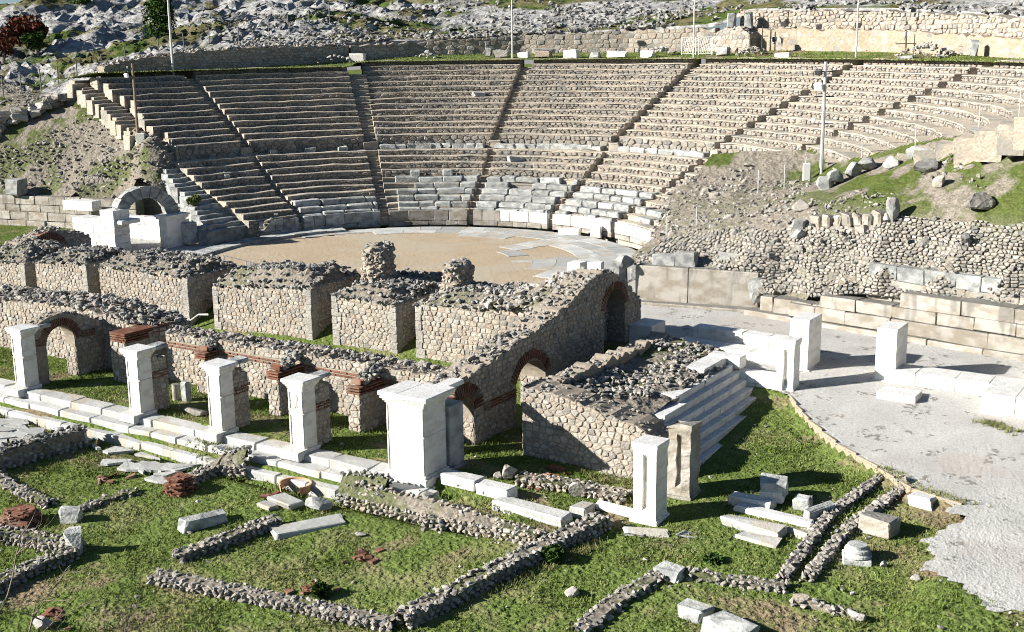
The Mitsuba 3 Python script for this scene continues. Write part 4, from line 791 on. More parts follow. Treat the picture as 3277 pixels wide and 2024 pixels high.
# gate: left pier of white blocks, right pier with capital, dark arch on top
K = thing('gate_pier', 'broad left gate pier of new white marble blocks below the grey arch', 'pier'); gl = np.array((-15.43,-4.61)); 
ashlar(K, (-17.6, -5.0), (-14.45, -5.0), [-.4, .42, .42, .42, .42, .34], .95, 'm_marble', (.9, 1.4), 155, .003, r=.1); v, f = cbox(1.0, 1.0, .48, .015); part(K, 'top_block', place(v, -14.95, -4.5, 1.62), f, 'm_marble', 1.0); v, f = cbox(.7, 1.15, .2, .03); part(K, 'impost', place(v, -14.35, -4.3, 1.42), f, 'm_marble', .6)
K = thing('gate_pier', 'right gate pier with moulded capital carrying the grey arch', 'pier'); rng = np.random.default_rng(156)
v, f = cbox(.62, 1.25, 1.45, .03, rng, .01); part(K, 'shaft', place(v, -13.55, -2.1, 0), f, 'm_marble', .5); v, f = cbox(.82, 1.45, .12, .02); part(K, 'capital', place(v, -13.55, -2.1, 1.45), f, 'm_marble', .8); v, f = cbox(.95, 1.55, .1, .02); part(K, 'abacus', place(v, -13.55, -2.1, 1.57), f, 'm_marble', .9); v, f = cbox(.5, .7, 1.1, .03, rng, .01); part(K, 'side_block', place(v, -13.05, -1.5, .1), f, 'm_seat', .8)
K = thing('gate_side_wall', 'old ashlar side wall seen through the grey gate arch', 'ashlar wall'); ashlar(K, (-18.2, -1.4), (-14.0, -1.0), [-.2, .45, .5, .45], .5, 'm_marble', (.5, 1.0), 157, .01)
K = thing('gate_arch', 'grey round arch of large stone blocks over the left gate', 'arch'); rng = np.random.default_rng(158); c0 = np.array([-14.1, -3.2]); ax = np.array([.42, .91]); ax /= np.linalg.norm(ax); nx = np.array([ax[1], -ax[0]])
for j in range(9):
    a0, a1 = math.pi * j / 9 + .012, math.pi * (j + 1) / 9 - .012; q = []
    for d in (0, -.75 + rng.normal(0, .03)):
        for r in (.98, 1.55 + rng.uniform(-.04, .1)):
            for t in (a0, (a0 + a1) / 2, a1): q.append((*(c0 + ax * (-r * math.cos(t)) + nx * d), 1.66 + r * .92 * math.sin(t)))
    q = np.array(q); part(K, 'voussoir', q, hull_faces(q + 1e-4 * rng.normal(size=q.shape)), 'm_seat', rng.uniform(.05, .6))

# ---------------------------------------------------------------- right: ashlar retaining walls and rubble slope
bw0, bw1 = np.array((12.88,-2.57)), np.array((17.64,-1.77))
K = thing('parodos_wall', 'stained tall ashlar wall with a broken dark right end, right of the orchestra', 'ashlar wall'); ashlar(K, bw0, bw1, [-.2, 1.66], .8, 'm_ashlar', (1.7, 2.6), 161, .01, c=.03); rng = np.random.default_rng(162)
u = (bw1 - bw0) / np.linalg.norm(bw1 - bw0); an = math.atan2(u[1], u[0])
v, f = BIG[2]; part(K, 'broken_end', place(v * [.55, .55, .8], *(bw1 + u * .05 + np.array([-u[1], u[0]]) * .45), .75, an), f, 'm_seat', .05)
v, f = cbox(5.2, .5, .3, .03, rng, .02); part(K, 'footing', place(v, *((bw0 + bw1) / 2 + np.array([u[1], -u[0]]) * .25), -.18, an), f, 'm_ashlar', .6)
rw0, rw1 = np.array((17.83,-2.72)), np.array((27.75,-4.62)); u2 = (rw1 - rw0) / np.linalg.norm(rw1 - rw0); n2 = np.array([-u2[1], u2[0]]); LL = np.linalg.norm(rw1 - rw0)
K = thing('lower_ashlar_wall', 'lower tier of the stepped ashlar retaining wall at right, dark stained top course', 'ashlar wall')
ashlar(K, rw0 - u2 * .4, rw1 + u2 * 4, [-.3, .5], .6, 'm_ashlar', (1.2, 2.2), 163, .012, r=.1)
ashlar(K, rw0 + u2 * 1.4 + n2 * .12, rw1 + u2 * 4 + n2 * .12, [.2, .5], .7, 'm_ashlar', (1.0, 1.8), 164, .012, r=.2)
ashlar(K, rw0 + u2 * 2.6 + n2 * .2, rw1 + u2 * 4 + n2 * .2, [.7, .42], .7, 'm_ashlar', (1.0, 1.8), 165, .012, r=.9)
ashlar(K, rw0 + u2 * 5.6 + n2 * .2, rw1 + u2 * 4 + n2 * .2, [1.12, .5], .7, 'm_ashlar', (1.4, 2.4), 166, .012, r=1.0)
ashlar(K, rw0 + u2 * .1 + n2 * .3, rw0 + u2 * 2.6 + n2 * .3, [.2, .55], .6, 'm_ashlar', (.5, .9), 167, .02, r=.6)
K = thing('upper_ashlar_wall', 'upper tier of the stepped ashlar retaining wall at right, topped by a dark block course', 'ashlar wall')
ashlar(K, rw0 + u2 * 4.0 + n2 * .9, rw1 + u2 * 4 + n2 * .9, [.9, .5, .42], .8, 'm_ashlar', (.8, 1.5), 168, .015, r=.2); ashlar(K, rw0 + u2 * 4.0 + n2 * 1.0, rw0 + u2 * 8.6 + n2 * 1.0, [1.82, .5], .7, 'm_seat', (.8, 1.3), 169, .015, r=.2); ashlar(K, rw0 + u2 * 9.6 + n2 * 1.0, rw0 + u2 * 15 + n2 * 1.0, [1.82, .45], .7, 'm_seat', (.8, 1.3), 170, .015, r=.2)
RM = np.array([(12.78,-1.61,1.57), (14.55,-1.53,1.34), (17.45,-1.91,1.43), (18.39,-2.19,1.02), (19.92,-2.49,1.19), (20.92,-2.78,1.45), (22.48,-2.73,2.25), (24.49,-2.93,2.46), (26.54,-3.2,2.35), (29.04,-3.2,2.25), (12.04,0.6,1.82), (13.05,1.64,2.36), (14,3.7,3.13), (15.57,4.87,3.62), (16.34,7.28,3.98), (18.74,6.49,4.93), (21.44,5.18,5.82), (23.14,4.56,6.41), (25.51,3.53,7.15), (27.6,3.36,7.86),
  (19.03,-0.26,3.44), (20.8,-0.41,3.74), (23.13,-0.79,4.08), (25.03,-1.16,4.39), (26.67,-1.55,4.65), (28.58,-1.55,4.79), (17.57,-0.26,3.03), (15.47,0.3,2.47), (22.61,1.04,4.75), (26.3,0.01,5.62), (24.5,0.87,5.46), (20.11,2.2,4.33), (19.54,-1.56,2.42), (22.09,-2.01,2.99), (24.98,-2.4,3.27), (27.6,-2.5,3.43), (17.86,-1.32,2.08), (16.14,-0.83,2.03)] + [(x, -2.72 - .1915 * (x - 17.83) + .72, (.5 if x < 20 else .95) if x < 21.4 else 1.3) for x in np.arange(17.6, 34, 1.0)] + [(x, -2.72 - .1915 * (x - 17.83) + 1.3, (1.2 if x < 20 else 1.7) if x < 21.4 else 2.0) for x in np.arange(18.2, 34, 1.0)])
rm = surf(RM, .01); X, Y, F = grid(9.5, 46, -8, 9, 180, 100); Z = rm(X, Y) + .2 * (meshkit.fbm(np.stack([X, Y, X * 0], -1) * 1.1, 4, 3) - .5)
ang = np.degrees(np.arctan2(X, Y)); rad = np.hypot(X, Y); wl = rw0[1] + (X - rw0[0]) * u2[1] / u2[0]; front = np.where(X < 17.6, -1.75, wl + np.where(X < 20.8, .65, .72)); lim = np.interp(rad, [11, 12.5, 14.5, 17, 18.7, 20, 22.5, 24, 27, 40], [66, 60, 50, 47, 66, 71, 78, 82, 86, 89]) - 1.5
keep = (Y > front) & (ang > lim) & (rad > 11.6); F2 = F[keep[F].all(1)]; MP = np.stack([X, Y, Z], 1)
struct('right_slope', MP, F2, 'm_mound', smooth=True, uv=np.stack([X * 0 + .5, .25 + .75 * _ss(3.2, 4.4, Z)], 1))
# masonry core exposed on the steep front of the slope
from scipy.interpolate import RegularGridInterpolator
gx, gt = np.linspace(12.2, 36, 140), np.linspace(.3, 4.6, 90); YI = []
for x in gx:
    f0 = -1.75 if x < 17.6 else rw0[1] + (x - rw0[0]) * u2[1] / u2[0] + .6; ys = np.linspace(f0, f0 + 7, 70); zs = np.maximum.accumulate(rm(ys * 0 + x, ys)) + np.arange(70) * 1e-4; YI.append(np.interp(gt, zs, ys))
yi = RegularGridInterpolator((gx, gt), np.array(YI), bounds_error=False, fill_value=None); xs_ = np.linspace(12.6, 35, 60)
tz_ = np.interp(xs_, [12.6, 15, 17.6, 20, 23, 27, 35], [2.1, 2.6, 2.9, 3.4, 3.8, 4.0, 4.1]) + .25 * (meshkit.noise(np.stack([xs_ * 1.3, xs_ * 0, xs_ * 0], -1), 3) - .5); bz_ = np.interp(xs_, [12.6, 17.5, 17.8, 20, 21.4, 22, 35], [1.45, 1.4, .75, .9, 1.2, 1.3, 1.3])
K = thing('rubble_core_face', 'steep face of exposed rubble masonry core above the stepped ashlar walls, right', 'masonry'); rng = np.random.default_rng(172)
def slopefn(s, t, d): y = yi(np.stack([s, t], 1)); return np.stack([s + .05 * np.sin(9 * t), y - d * .8, t + d * .55], 1)
rank_put(K, stones_on(Polygon(list(zip(xs_, bz_)) + list(zip(xs_[::-1], tz_[::-1]))), (.19, .10), slopefn, rng, .02, .06), 'm_scree', 300)
rng = np.random.default_rng(171); ok = np.where(keep)[0]; i = rng.choice(ok, 9000); p = MP[i]; steep = p[:, 2] < 3.9; d = meshkit.fbm(p * [.6, .6, 0], 3, 6); p = p[(steep & (d > .30)) | (~steep & (d > .58))]; mb = MB()
rocks(mb, rng, p + rng.normal(0, .12, p.shape) * [1, 1, .2], (.06 + .22 * rng.random(len(p)) ** 2) * np.where(rng.random(len(p)) < .03, 2.4, 1), .75, None, .68); k = uniq('slope_stones'); mb.put(k, 'm_scree'); labels[k] = {'label': 'rubble stones covering the steep slope above the right ashlar walls', 'category': 'rubble', 'kind': 'stuff'}

# ================================================================ foreground: foundations, blocks, small things
def lowwall(label, pts, w, h, seed, mat='m_scree', nparts=130, size=.145, cat='low wall', name='foundation_wall', group=None, dens=1.0):
    K = thing(name, label, cat, group); rng = np.random.default_rng(seed); p = np.array(pts, float)[:, :2]; seg = np.linalg.norm(np.diff(p, axis=0), axis=1); S = np.r_[0, np.cumsum(seg)]; its = []
    def at(s, o):
        x, y = np.interp(s, S, p[:, 0]), np.interp(s, S, p[:, 1]); k = min(max(np.searchsorted(S, s) - 1, 0), len(seg) - 1); u = (p[k + 1] - p[k]) / seg[k]; return x - u[1] * o, y + u[0] * o
    h *= .8; layers = max(1, int(round(h / (size * .62))))
    for l in range(layers):
        for side in (-1, 1):
            s = 0
            while s < S[-1]:
                d = size * rng.uniform(.8, 1.7); x, y = at(s + d / 2, side * (w / 2 - size * .4) * (1 - .1 * l)); v, f = rockv(rng, d * 1.08, size * rng.uniform(.8, 1.3), size * rng.uniform(.7, .95)); k = min(np.searchsorted(S, s, 'right') - 1, len(seg) - 1); a = math.atan2(*(p[k + 1] - p[k])[::-1])
                if rng.random() < dens: its.append((place(v, x, y, float(zg(x, y)) + (l + .38) * h / layers, a + rng.normal(0, .15)), f, rng.random()))
                s += d
    for _ in range(int(S[-1] * w * 40 * dens)):
        s, o = rng.uniform(0, S[-1]), rng.uniform(-w / 2 + .05, w / 2 - .05); x, y = at(s, o); d = size * rng.uniform(.5, 1.2); v, f = rockv(rng, d * 1.25, d, d * .6); its.append((place(v, x, y, float(zg(x, y)) + h * rng.uniform(.72, .95)), f, rng.random()))
    for _ in range(int(S[-1] * 3)):
        s, o = rng.uniform(0, S[-1]), rng.choice([-1, 1]) * (w / 2 + abs(rng.normal(0, .2))); x, y = at(s, o); d = size * rng.uniform(.3, .7); v, f = rockv(rng, d, d, d * .7); its.append((place(v, x, y, float(zg(x, y)) + .02), f, rng.random()))
    rank_put(K, its, mat, nparts)
    # earth core
    mb = MB(); n = max(2, int(S[-1] / .3)); ss = np.linspace(.05, S[-1] - .05, n); V = []
    for o, e in ((-w / 2 + .08, -.1), (-w / 2 + .10, h * .82), (w / 2 - .10, h * .82), (w / 2 - .08, -.1)):
        for s in ss: x, y = at(s, o); V.append((x, y, float(zg(x, y)) + e))
    q = [(k * n + i, k * n + i + 1, (k + 1) * n + i + 1, (k + 1) * n + i) for k in range(3) for i in range(n - 1)]; part(K, 'core', np.array(V), QF(*q), 'm_mound', .5, .7)
    return K
lowwall('low rubble foundation wall across the lower middle of the grass, its near side', [(13.11,-27.1,-1.91), (16.27,-26.63,-1.89), (19.56,-26.3,-1.79)], .5, .26, 201)
lowwall('thick shaded rubble foundation wall climbing from the bottom edge to the right', [(19.61,-26.21,-1.78), (20.3,-23.38,-1.56), (21.18,-20.32,-1.29)], .62, .42, 202)
lowwall('short rubble foundation wall running from the corner up to the grey slabs', [(12.94,-26.25,-1.86), (13.28,-25.08,-1.8), (13.65,-23.58,-1.71)], .48, .32, 203)
lowwall('tan rubble foundation wall below the marble steps, its long inner side lit', [(14.47,-21.72,-1.55), (16.69,-21.68,-1.51), (20.27,-21.73,-1.42)], .5, .36, 204, 'm_rubble')
lowwall('dark shaded rubble wall at the left edge by the street paving', [(3.63,-25.22,-1.8), (3.94,-23.5,-1.7), (4.39,-22.07,-1.62)], .7, .8, 205, 'm_grey', 160, .17)
lowwall('lit rubble foundation wall at the left edge leading to an upright stone', [(7.03,-27.54,-1.94), (8.94,-27.21,-1.92), (10.43,-27.07,-1.91)], .55, .34, 206)
lowwall('shaded rubble foundation wall going from the upright stone to the left edge', [(10.52,-27.15,-1.92), (10.31,-28.23,-1.98), (10.33,-29.79,-2.07)], .5, .36, 207)
lowwall('low rubble wall beginning at the tall brick pile, below the steps', [(9.68,-22.82,-1.66), (9.71,-21.76,-1.6), (10.63,-21.51,-1.26)], .5, .34, 208)
lowwall('loose line of stones left of the brick pile, in the grass', [(8.35,-25.89,-1.84), (8.49,-24.8,-1.78), (8.86,-23.85,-1.72)], .4, .18, 209, dens=.6)
lowwall('line of pale stones near the left edge above the dark brick heap', [(4.08,-24.99,-1.79), (6.13,-25.4,-1.81), (7.41,-25.56,-1.82)], .4, .22, 210, dens=.8)
lowwall('grassy rubble line curving at the bottom right of middle', [(23.05,-24.8,-1.67), (23.19,-23.26,-1.54), (23.54,-21.78,-1.41)], .5, .2, 211, dens=.75)
lowwall('row of pale stones in the grass right of the flat block', [(23.79,-21.66,-1.4), (24.91,-21.51,-1.39), (26.12,-21.24,-1.37)], .38, .2, 212, dens=.8)
lowwall('short stone row at the lower right ending in two round rocks', [(26.37,-21.66,-1.4), (27.17,-21.66,-1.4), (27.78,-21.67,-1.4)], .3, .18, 213, dens=.6)
lowwall('rubble bed before the podium wall, behind the long marble sill', [(18.08,-19.29,-1.06), (19.38,-18.84,-1.13), (21.05,-18.79,-1.16)], .7, .2, 214, 'm_rubble')
lowwall('heap of dark rubble at the foot of the corner pier', [(14.05,-21.63,-1.43), (14.79,-21.5,-1.24), (15.52,-21.45,-1.18)], .55, .34, 215, 'm_grey')
lowwall('left stone edge of the narrow rubble drain in the right grass', [(26.24,-15.05,-0.7), (25.8,-17.52,-1.05), (25.9,-20.91,-1.34)], .3, .2, 216, size=.15)
lowwall('right stone edge of the narrow rubble drain in the right grass', [(26.95,-15.37,-0.63), (26.39,-17.95,-1.09), (26.37,-20.68,-1.32)], .3, .2, 217, size=.15)
lowwall('small heap of broken stones below the tan foundation wall', [(17.07,-22.03,-1.6), (17.57,-21.84,-1.56)], .45, .34, 218)
# path edging boards
K = thing('path_edging', 'curved tan board edging between the gravel path and the grass', 'edging'); rng = np.random.default_rng(220)
for p, q in zip(KERB[:-1], KERB[1:]):
    n = max(1, int(round(np.linalg.norm(q - p) / .75)))
    for i in range(n):
        a, b = p + (q - p) * i / n, p + (q - p) * (i + 1) / n; m = (a + b) / 2; l = np.linalg.norm(b - a); v, f = cbox(l - .008, .05, .42, .006); part(K, 'board', place(v, m[0], m[1] - .02, float(zplain(*m)) - .375, math.atan2(*(b - a)[::-1])), f, 'm_plank', rng.random())
def blk(name, label, pos, L, W, H, rz=0.0, mat='m_seat', tone=.7, tilt=0.0, cat='stone block', seed=0, jit=.02, sink=.05, c=.035, group=None):
    k = thing(name, label, cat, group); rng = np.random.default_rng(seed + int(abs(pos[0]) * 1000) % 9973); v, f = cbox(L, W, H + sink, c, rng, jit); z = float(zg(pos[0], pos[1])) if len(pos) < 3 else pos[2]
    MB().add(place(v, pos[0], pos[1], z - sink, rz, tilt, .4), f, tone).put(k, mat); return k
def bould(label, pos, s, rz=0.0, mat='m_lightrock', tone=.5, i=0, cat='boulder', name='boulder', group=None):
    k = thing(name, label, cat, group); v, f = BIG[i % 12]; z = pos[2] if len(pos) > 2 else float(zg(*pos[:2])); MB().add(place(v * np.array(s) / 2, pos[0], pos[1], z + s[2] * .36, rz), f, tone).put(k, mat)
R45 = .9
blk('standing_stone', 'upright broken grey stone at the end of the left foundation wall', (10.34,-27.04,-1.91), .42, .3, .62, .5, 'm_seat', .8, .08, jit=.05, cat='standing stone')
blk('long_stone', 'long grey stone block lying alone in the left grass', (12.01,-24.45,-1.76), 1.15, .36, .26, 1.25, 'm_seat', .9, .03, jit=.035)
blk('stone_block', 'pale stone block at the near end of the loose stone line, left', (8.7,-25.88,-1.84), .52, .42, .34, .6, 'm_seat', .9, jit=.03)
blk('flat_slab', 'stepped grey slab behind the large boulder, left of the rubble heap', (13,-22.5,-1.64), .95, .5, .16, -.2, 'm_slab', .3, jit=.02)
blk('flat_slab', 'thin grey slabs in the grass left of the stepped slab', (12.68,-22.87,-1.67), .6, .3, .08, -.2, 'm_slab', .2, jit=.02)
blk('flat_slab', 'wide flat grey slab tilted beside the short foundation wall', (14.48,-23.34,-1.69), 1.75, .62, .1, 1.0, 'm_slab', .25, .04, jit=.03)
bould('large grey boulder resting above the wide flat slab', (14.03,-22.41,-1.64), (.78, .5, .42), .3, 'm_seat', .8, 1)
bould('large pale grey boulder on the grass right of the corner pier', (17.79,-19.26,-1.05), (.55, .5, .45), .2, 'm_lightrock', .8, 3)
bould('small boulder touching the large pale boulder right of the corner pier', (17.56,-19.39,-1.04), (.32, .3, .24), .9, 'm_lightrock', .7, 4)
bould('grey boulder between the rubble heap and the tan foundation wall', (16.77,-21.42,-1.13), (.42, .36, .3), .7, 'm_lightrock', .3, 5)
blk('marble_sill', 'long worn marble sill with moulded edge before the rubble bed', (19.36,-20.62,-1.24), 2.1, .5, .2, -.02, 'm_slab', .9, jit=.02, cat='sill')
blk('marble_sill', 'short grey marble block closing the right end of the long sill', (20.41,-19.95,-1.26), .42, .6, .22, .05, 'm_slab', .3, jit=.02, cat='sill')
blk('marble_sill', 'low white marble course between the long sill and the nearest pillar', (21.15,-19.54,-1.22), 1.2, .3, .16, -.05, 'm_marble', .7, jit=.015, cat='sill')
k = thing('round_slab', 'round tan stone disc leaning on the rubble bed', 'stone disc'); m = trimesh.creation.cylinder(.2, .11, sections=22); p = (19.8,-19.17,-1.18); MB().add(place(np.array(m.vertices)[:, [0, 2, 1]], p[0], p[1], p[2] + .17, .5, .2, 0), np.array(m.faces), .8).put(k, 'm_ashlar')
# block stack and slabs on the right grass
P0 = (24.32,-17.35,-1.03)
blk('stacked_block', 'upper grey block of the two stacked in the right grass', (P0[0], P0[1], P0[2] + .34), .66, .52, .24, .35, 'm_seat', .9, .03)
blk('stacked_block', 'lower white block under the grey one in the right grass', (P0[0] - .03, P0[1] - .05, P0[2] + .12), .56, .46, .22, .2, 'm_marble', .8)
blk('base_slab', 'back slab of the low stepped base under the stacked blocks', (23.94,-17.74,-1.07), 1.1, .4, .2, -.05, 'm_marble', .3)
blk('base_slab', 'long middle slab of the stepped base before the stacked blocks', (24.64,-18.16,-1.1), 2.0, .3, .15, -.06, 'm_marble', .6)
blk('base_slab', 'long rough grey front slab of the stepped base in the right grass', (24.42,-18.92,-1.17), 1.55, .5, .18, -.1, 'm_slab', .6, jit=.03)
blk('upright_slab', 'narrow grey slab propped on edge right of the stepped base', (25.56,-17.66,-1.06), .18, .85, .26, -.45, 'm_seat', .6, .05)
blk('stone_block', 'square grey block between the stacked blocks and the propped slab', (25.08,-17.39,-1.04), .4, .36, .3, .1, 'm_seat', .8, jit=.03)
blk('flat_slab', 'grey flat slab sunk in the grass before the stepped base', (24.76,-19.38,-1.21), .95, .5, .05, -.1, 'm_slab', .5, jit=.05, sink=.02)
blk('flat_slab', 'pale flat slab sunk in the grass beside the drain', (25.36,-18.57,-1.14), .75, .5, .05, -.2, 'm_slab', .4, jit=.05, sink=.02)
blk('flat_slab', 'small flat slab sunk in the grass left of the stepped base', (23.24,-19.84,-1.25), .34, .3, .04, .3, 'm_slab', .6, jit=.04, sink=.02)
blk('tilted_slab', 'pale slab tilted in the grass right of the shaded foundation wall', (22.29,-20.21,-1.28), 1.0, .3, .1, .4, 'm_slab', .9, .10, jit=.03)
blk('hewn_block', 'tan hewn block with sloping sides in the right grass near the path', (27.03,-17.81,-1.07), .8, .5, .38, -.15, 'm_ashlar', .9, jit=.02)
blk('stone_block', 'rough white stone block beside the board edging', (27.56,-16.05,-0.92), .56, .4, .3, -.15, 'm_marble', .6, jit=.04)
blk('stone_block', 'squared grey block in the grass at the head of the curved rubble line', (23.68,-21.78,-1.41), .62, .5, .22, -.1, 'm_seat', .9, jit=.03)
blk('stone_block', 'squared grey block near the bottom edge, right of middle', (24.82,-23.03,-1.52), .6, .48, .22, -.15, 'm_seat', .9, jit=.03)
blk('stone_block', 'large flat grey block cut by the bottom edge', (25.76,-23.41,-1.55), .95, .6, .28, -.3, 'm_seat', .9, jit=.04)
bould('flat pale boulder alone in the grass below the shaded foundation wall', (22.16,-23.47,-1.55), (.5, .34, .22), -.3, 'm_lightrock', .9, 6)
bould('pale round rock at the right end of the short stone row', (27.76,-21.72,-1.41), (.36, .3, .28), .3, 'm_lightrock', .9, 7)
bould('brown rock at the left end of the short stone row', (26.55,-21.6,-1.4), (.4, .34, .26), .9, 'm_rubble', .5, 8)
bould('small pale rock alone in the right grass below the column base', (27.61,-19.37,-1.21), (.24, .2, .18), .9, 'm_lightrock', .9, 9)
bould('pale rock in the right grass near the gravel edge', (28.38,-19.62,-1.21), (.24, .2, .16), .2, 'm_lightrock', .9, 10)
bould('grey stone lying in the lower left grass', (12.76,-29.73,-2.07), (.5, .36, .26), .2, 'm_lightrock', .4, 2)
bould('flat stone in the grass inside the lower foundation', (15.96,-23.1,-1.68), (.36, .26, .14), .4, 'm_lightrock', .4, 5)
bould('dark boulder behind the first pillar, below its brick arch', (-0.48,-18.14,-1.03), (.36, .3, .3), .4, 'm_lightrock', .4, 4)
bould('pale boulder behind the second pillar, near the brick capped stub', (1.07,-17.18,-1.03), (.36, .3, .26), .4, 'm_lightrock', .6, 1)
blk('stele', 'upright grey slab standing between second and third pillar', (5.15,-18.63,-1.03), .26, .22, .62, .1, 'm_seat', .6, cat='standing stone', jit=.01)
k = thing('column_stub', 'short pale column stub left of the upright grey slab', 'column'); m = trimesh.creation.cylinder(.11, .55, sections=16); p = (4.79,-18.74,-1.03); MB().add(place(np.array(m.vertices), p[0], p[1], p[2] + .25), np.array(m.faces), .6).put(k, 'm_ashlar')
bould('low mossy rubble lump in the grass left of the third pillar', (6.53,-19.58,-1.03), (.8, .5, .3), .2, 'm_grey', .7, 7)
k = thing('moulded_pedestal', 'round moulded column base on a square plinth in the right grass', 'column base'); p = (27,-19.29,-1.2); v, f = cbox(.62, .62, .14, .02); part(k, 'plinth', place(v, p[0], p[1], p[2] - .04, .35), f, 'm_seat', .8)
pr = [(0, .0), (.31, 0), (.325, .03), (.31, .07), (.26, .09), (.25, .12), (.28, .14), (.27, .18), (.22, .2), (.21, .27), (0, .28)]; m = trimesh.creation.revolve(np.array(pr), sections=28); part(k, 'moulding', np.array(m.vertices) + [p[0], p[1], p[2] + .1], np.array(m.faces), 'm_seat', .95, smooth=False)
# brick piles and pottery
def brickpile(label, pos, L, W, H, seed):
    K = thing('brick_pile', label, 'brick pile', 'stacks of old bricks'); rng = np.random.default_rng(seed); its = []; z = 0
    while z < H:
        for _ in range(int(L * W / .016)):
            a, b = rng.uniform(-L / 2, L / 2), rng.uniform(-W / 2, W / 2); q = 1 - .35 * z / H; v, f = cbox(rng.uniform(.14, .28), rng.uniform(.12, .2), .04, .006, rng, .006); its.append((place(v, pos[0] + a * q, pos[1] + b * q, pos[2] + z, rng.normal(0, .5), rng.normal(0, .1), 1), f, rng.random()))
        z += .042
    rank_put(K, its, 'm_brick', 110, 'brick', 'more_bricks')
brickpile('square stack of old red bricks at the end of a low wall', (9.86,-23.28,-1.69), .55, .6, .46, 231)
brickpile('spreading heap of dark red bricks at the left edge', (7.66,-26.58,-1.88), .9, .7, .36, 232)
k = thing('clay_basin', 'broken terracotta basin rim lying below the marble steps', 'basin'); p = (12.62,-21.73,-1.57); a = np.linspace(-.6, 4.2, 26); V = []
for r, z in ((.40, .0), (.43, .2), (.47, .2), (.44, -.02)): V += [(p[0] + r * math.cos(t), p[1] + r * .85 * math.sin(t), p[2] + z) for t in a]
n = len(a); MB().add(np.array(V), QF(*[(j * n + i, j * n + i + 1, (j + 1) % 4 * n + i + 1, (j + 1) % 4 * n + i) for j in range(4) for i in range(n - 1)])).put(k, 'm_terracotta')
rng = np.random.default_rng(233); mb = MB()
for q in ((12.26,-22.43,-1.64), (16.77,-25.83,-1.84), (16.75,-23.89,-1.72), (18.65,-18.23,-1.06), (18.94,-19.14,-1.12), (7.31,-23.69,-1.71), (12.61,-29.41,-2.05)):
    for _ in range(9):
        v, f = cbox(rng.uniform(.1, .3), rng.uniform(.08, .2), .05, .008, rng, .015); x, y = q[0] + rng.normal(0, .22), q[1] + rng.normal(0, .18); mb.add(place(v, x, y, float(zg(x, y)) + .01, rng.uniform(0, 3), rng.normal(0, .2), 1), f, rng.random())
k = uniq('brick_shards'); mb.put(k, 'm_brick'); labels[k] = {'label': 'red brick shards scattered in patches over the grass', 'category': 'shards', 'kind': 'stuff'}

# ---------------------------------------------------------------- stones on the terrace, ledge and seating
for lab, p, s, rz, mt, tn in (
  ('pale rectangular block on the terrace left of middle, near the dark wall', (-21.2,22.07,8.66), (1.05, .5, .55), .5, 'm_marble', .6),
  ('small grey box-shaped block on the middle terrace', (-14.1,27.61,8.89), (.4, .35, .5), .3, 'm_seat', .3),
  ('grey slab on a tan stone on the middle terrace', (-13.26,28.02,8.86), (.95, .5, .4), .2, 'm_lightrock', .2),
  ('white flat block on the terrace just left of the thin light pole', (-11.63,28.3,8.79), (.8, .4, .3), .2, 'm_marble', .7),
  ('dark overhanging slab on the terrace, largest in the middle', (-10.4,28.99,9.03), (1.3, .7, .32), .2, 'm_seat', .1),
  ('tan stone carrying the dark overhanging slab', (-10.36,28.79,8.78), (1.0, .6, .4), .2, 'm_rubble', .6),
  ('white triangular block on the terrace right of the dark slab', (-8.42,29.21,8.76), (1.0, .5, .42), .1, 'm_marble', 1.0),
  ('grey low block between two white blocks on the terrace', (-6.75,29.64,8.75), (.6, .4, .35), .1, 'm_seat', .7),
  ('long white block on the terrace near the small dark figure-like stain', (-5.31,29.93,8.74), (1.3, .5, .38), .1, 'm_marble', .9),
  ('pale pink block at the terrace edge left of the white frame', (-3.14,30.14,8.73), (.85, .45, .4), .05, 'm_marble', .5),
  ('white flat slab on the terrace right of the ruined pier', (6.47,29.5,8.73), (.95, .4, .22), -.1, 'm_marble', .9),
  ('grey cylinder-like stone beside the ruined pier', (1.69,31.45,8.86), (.8, .5, .5), .1, 'm_seat', .8),
  ('small dark upright stone below the smooth cream wall', (5.08,32.61,9.17), (.3, .3, .7), .1, 'm_seat', .2),
  ('dark upright stone post at the far right foot of the cream wall', (18.68,25.24,8.85), (.35, .3, .8), .1, 'm_seat', .1),
  ('flat dark slab on the right terrace beside a heap of pale stones', (14.82,26.31,8.73), (.9, .4, .12), .1, 'm_seat', .2)):
    blk('terrace_block', lab, p, *s, rz, mt, tn, jit=.04, seed=7)
rng = np.random.default_rng(240)
def heap(label, p, r, n, s, mat='m_lightrock', name='stone_heap'):
    k = thing(name, label, 'stone heap'); mb = MB(); q = rng.normal(0, 1, (n, 2)) * r / 2; rocks(mb, rng, np.c_[p[0] + q[:, 0], p[1] + q[:, 1], p[2] + np.maximum(0, .4 * r - .4 * np.hypot(*q.T)) + rng.uniform(-.05, .1, n)], rng.uniform(.5, 1.3, n) * s); mb.put(k, mat)
heap('heap of pale stones on the terrace left of middle', (-17.81,25.62,8.83), .8, 30, .3); heap('heap of pale stones under the cream wall on the right terrace', (15.88,26.62,8.85), 1.6, 70, .3); heap('heap of pale stones at the foot of the ruined pier', (3.74,31.38,8.82), 1.2, 50, .3); heap('few pale stones on the terrace near the dark left wall', (-21.91,20.49,8.61), 1.3, 22, .3); heap('small stone heap on the terrace left of the white frame', (-3.01,31.86,8.95), 1.0, 30, .3)
ORD, cnt = ['first', 'second', 'third', 'fourth', 'fifth', 'sixth', 'seventh', 'eighth', 'ninth'], {}
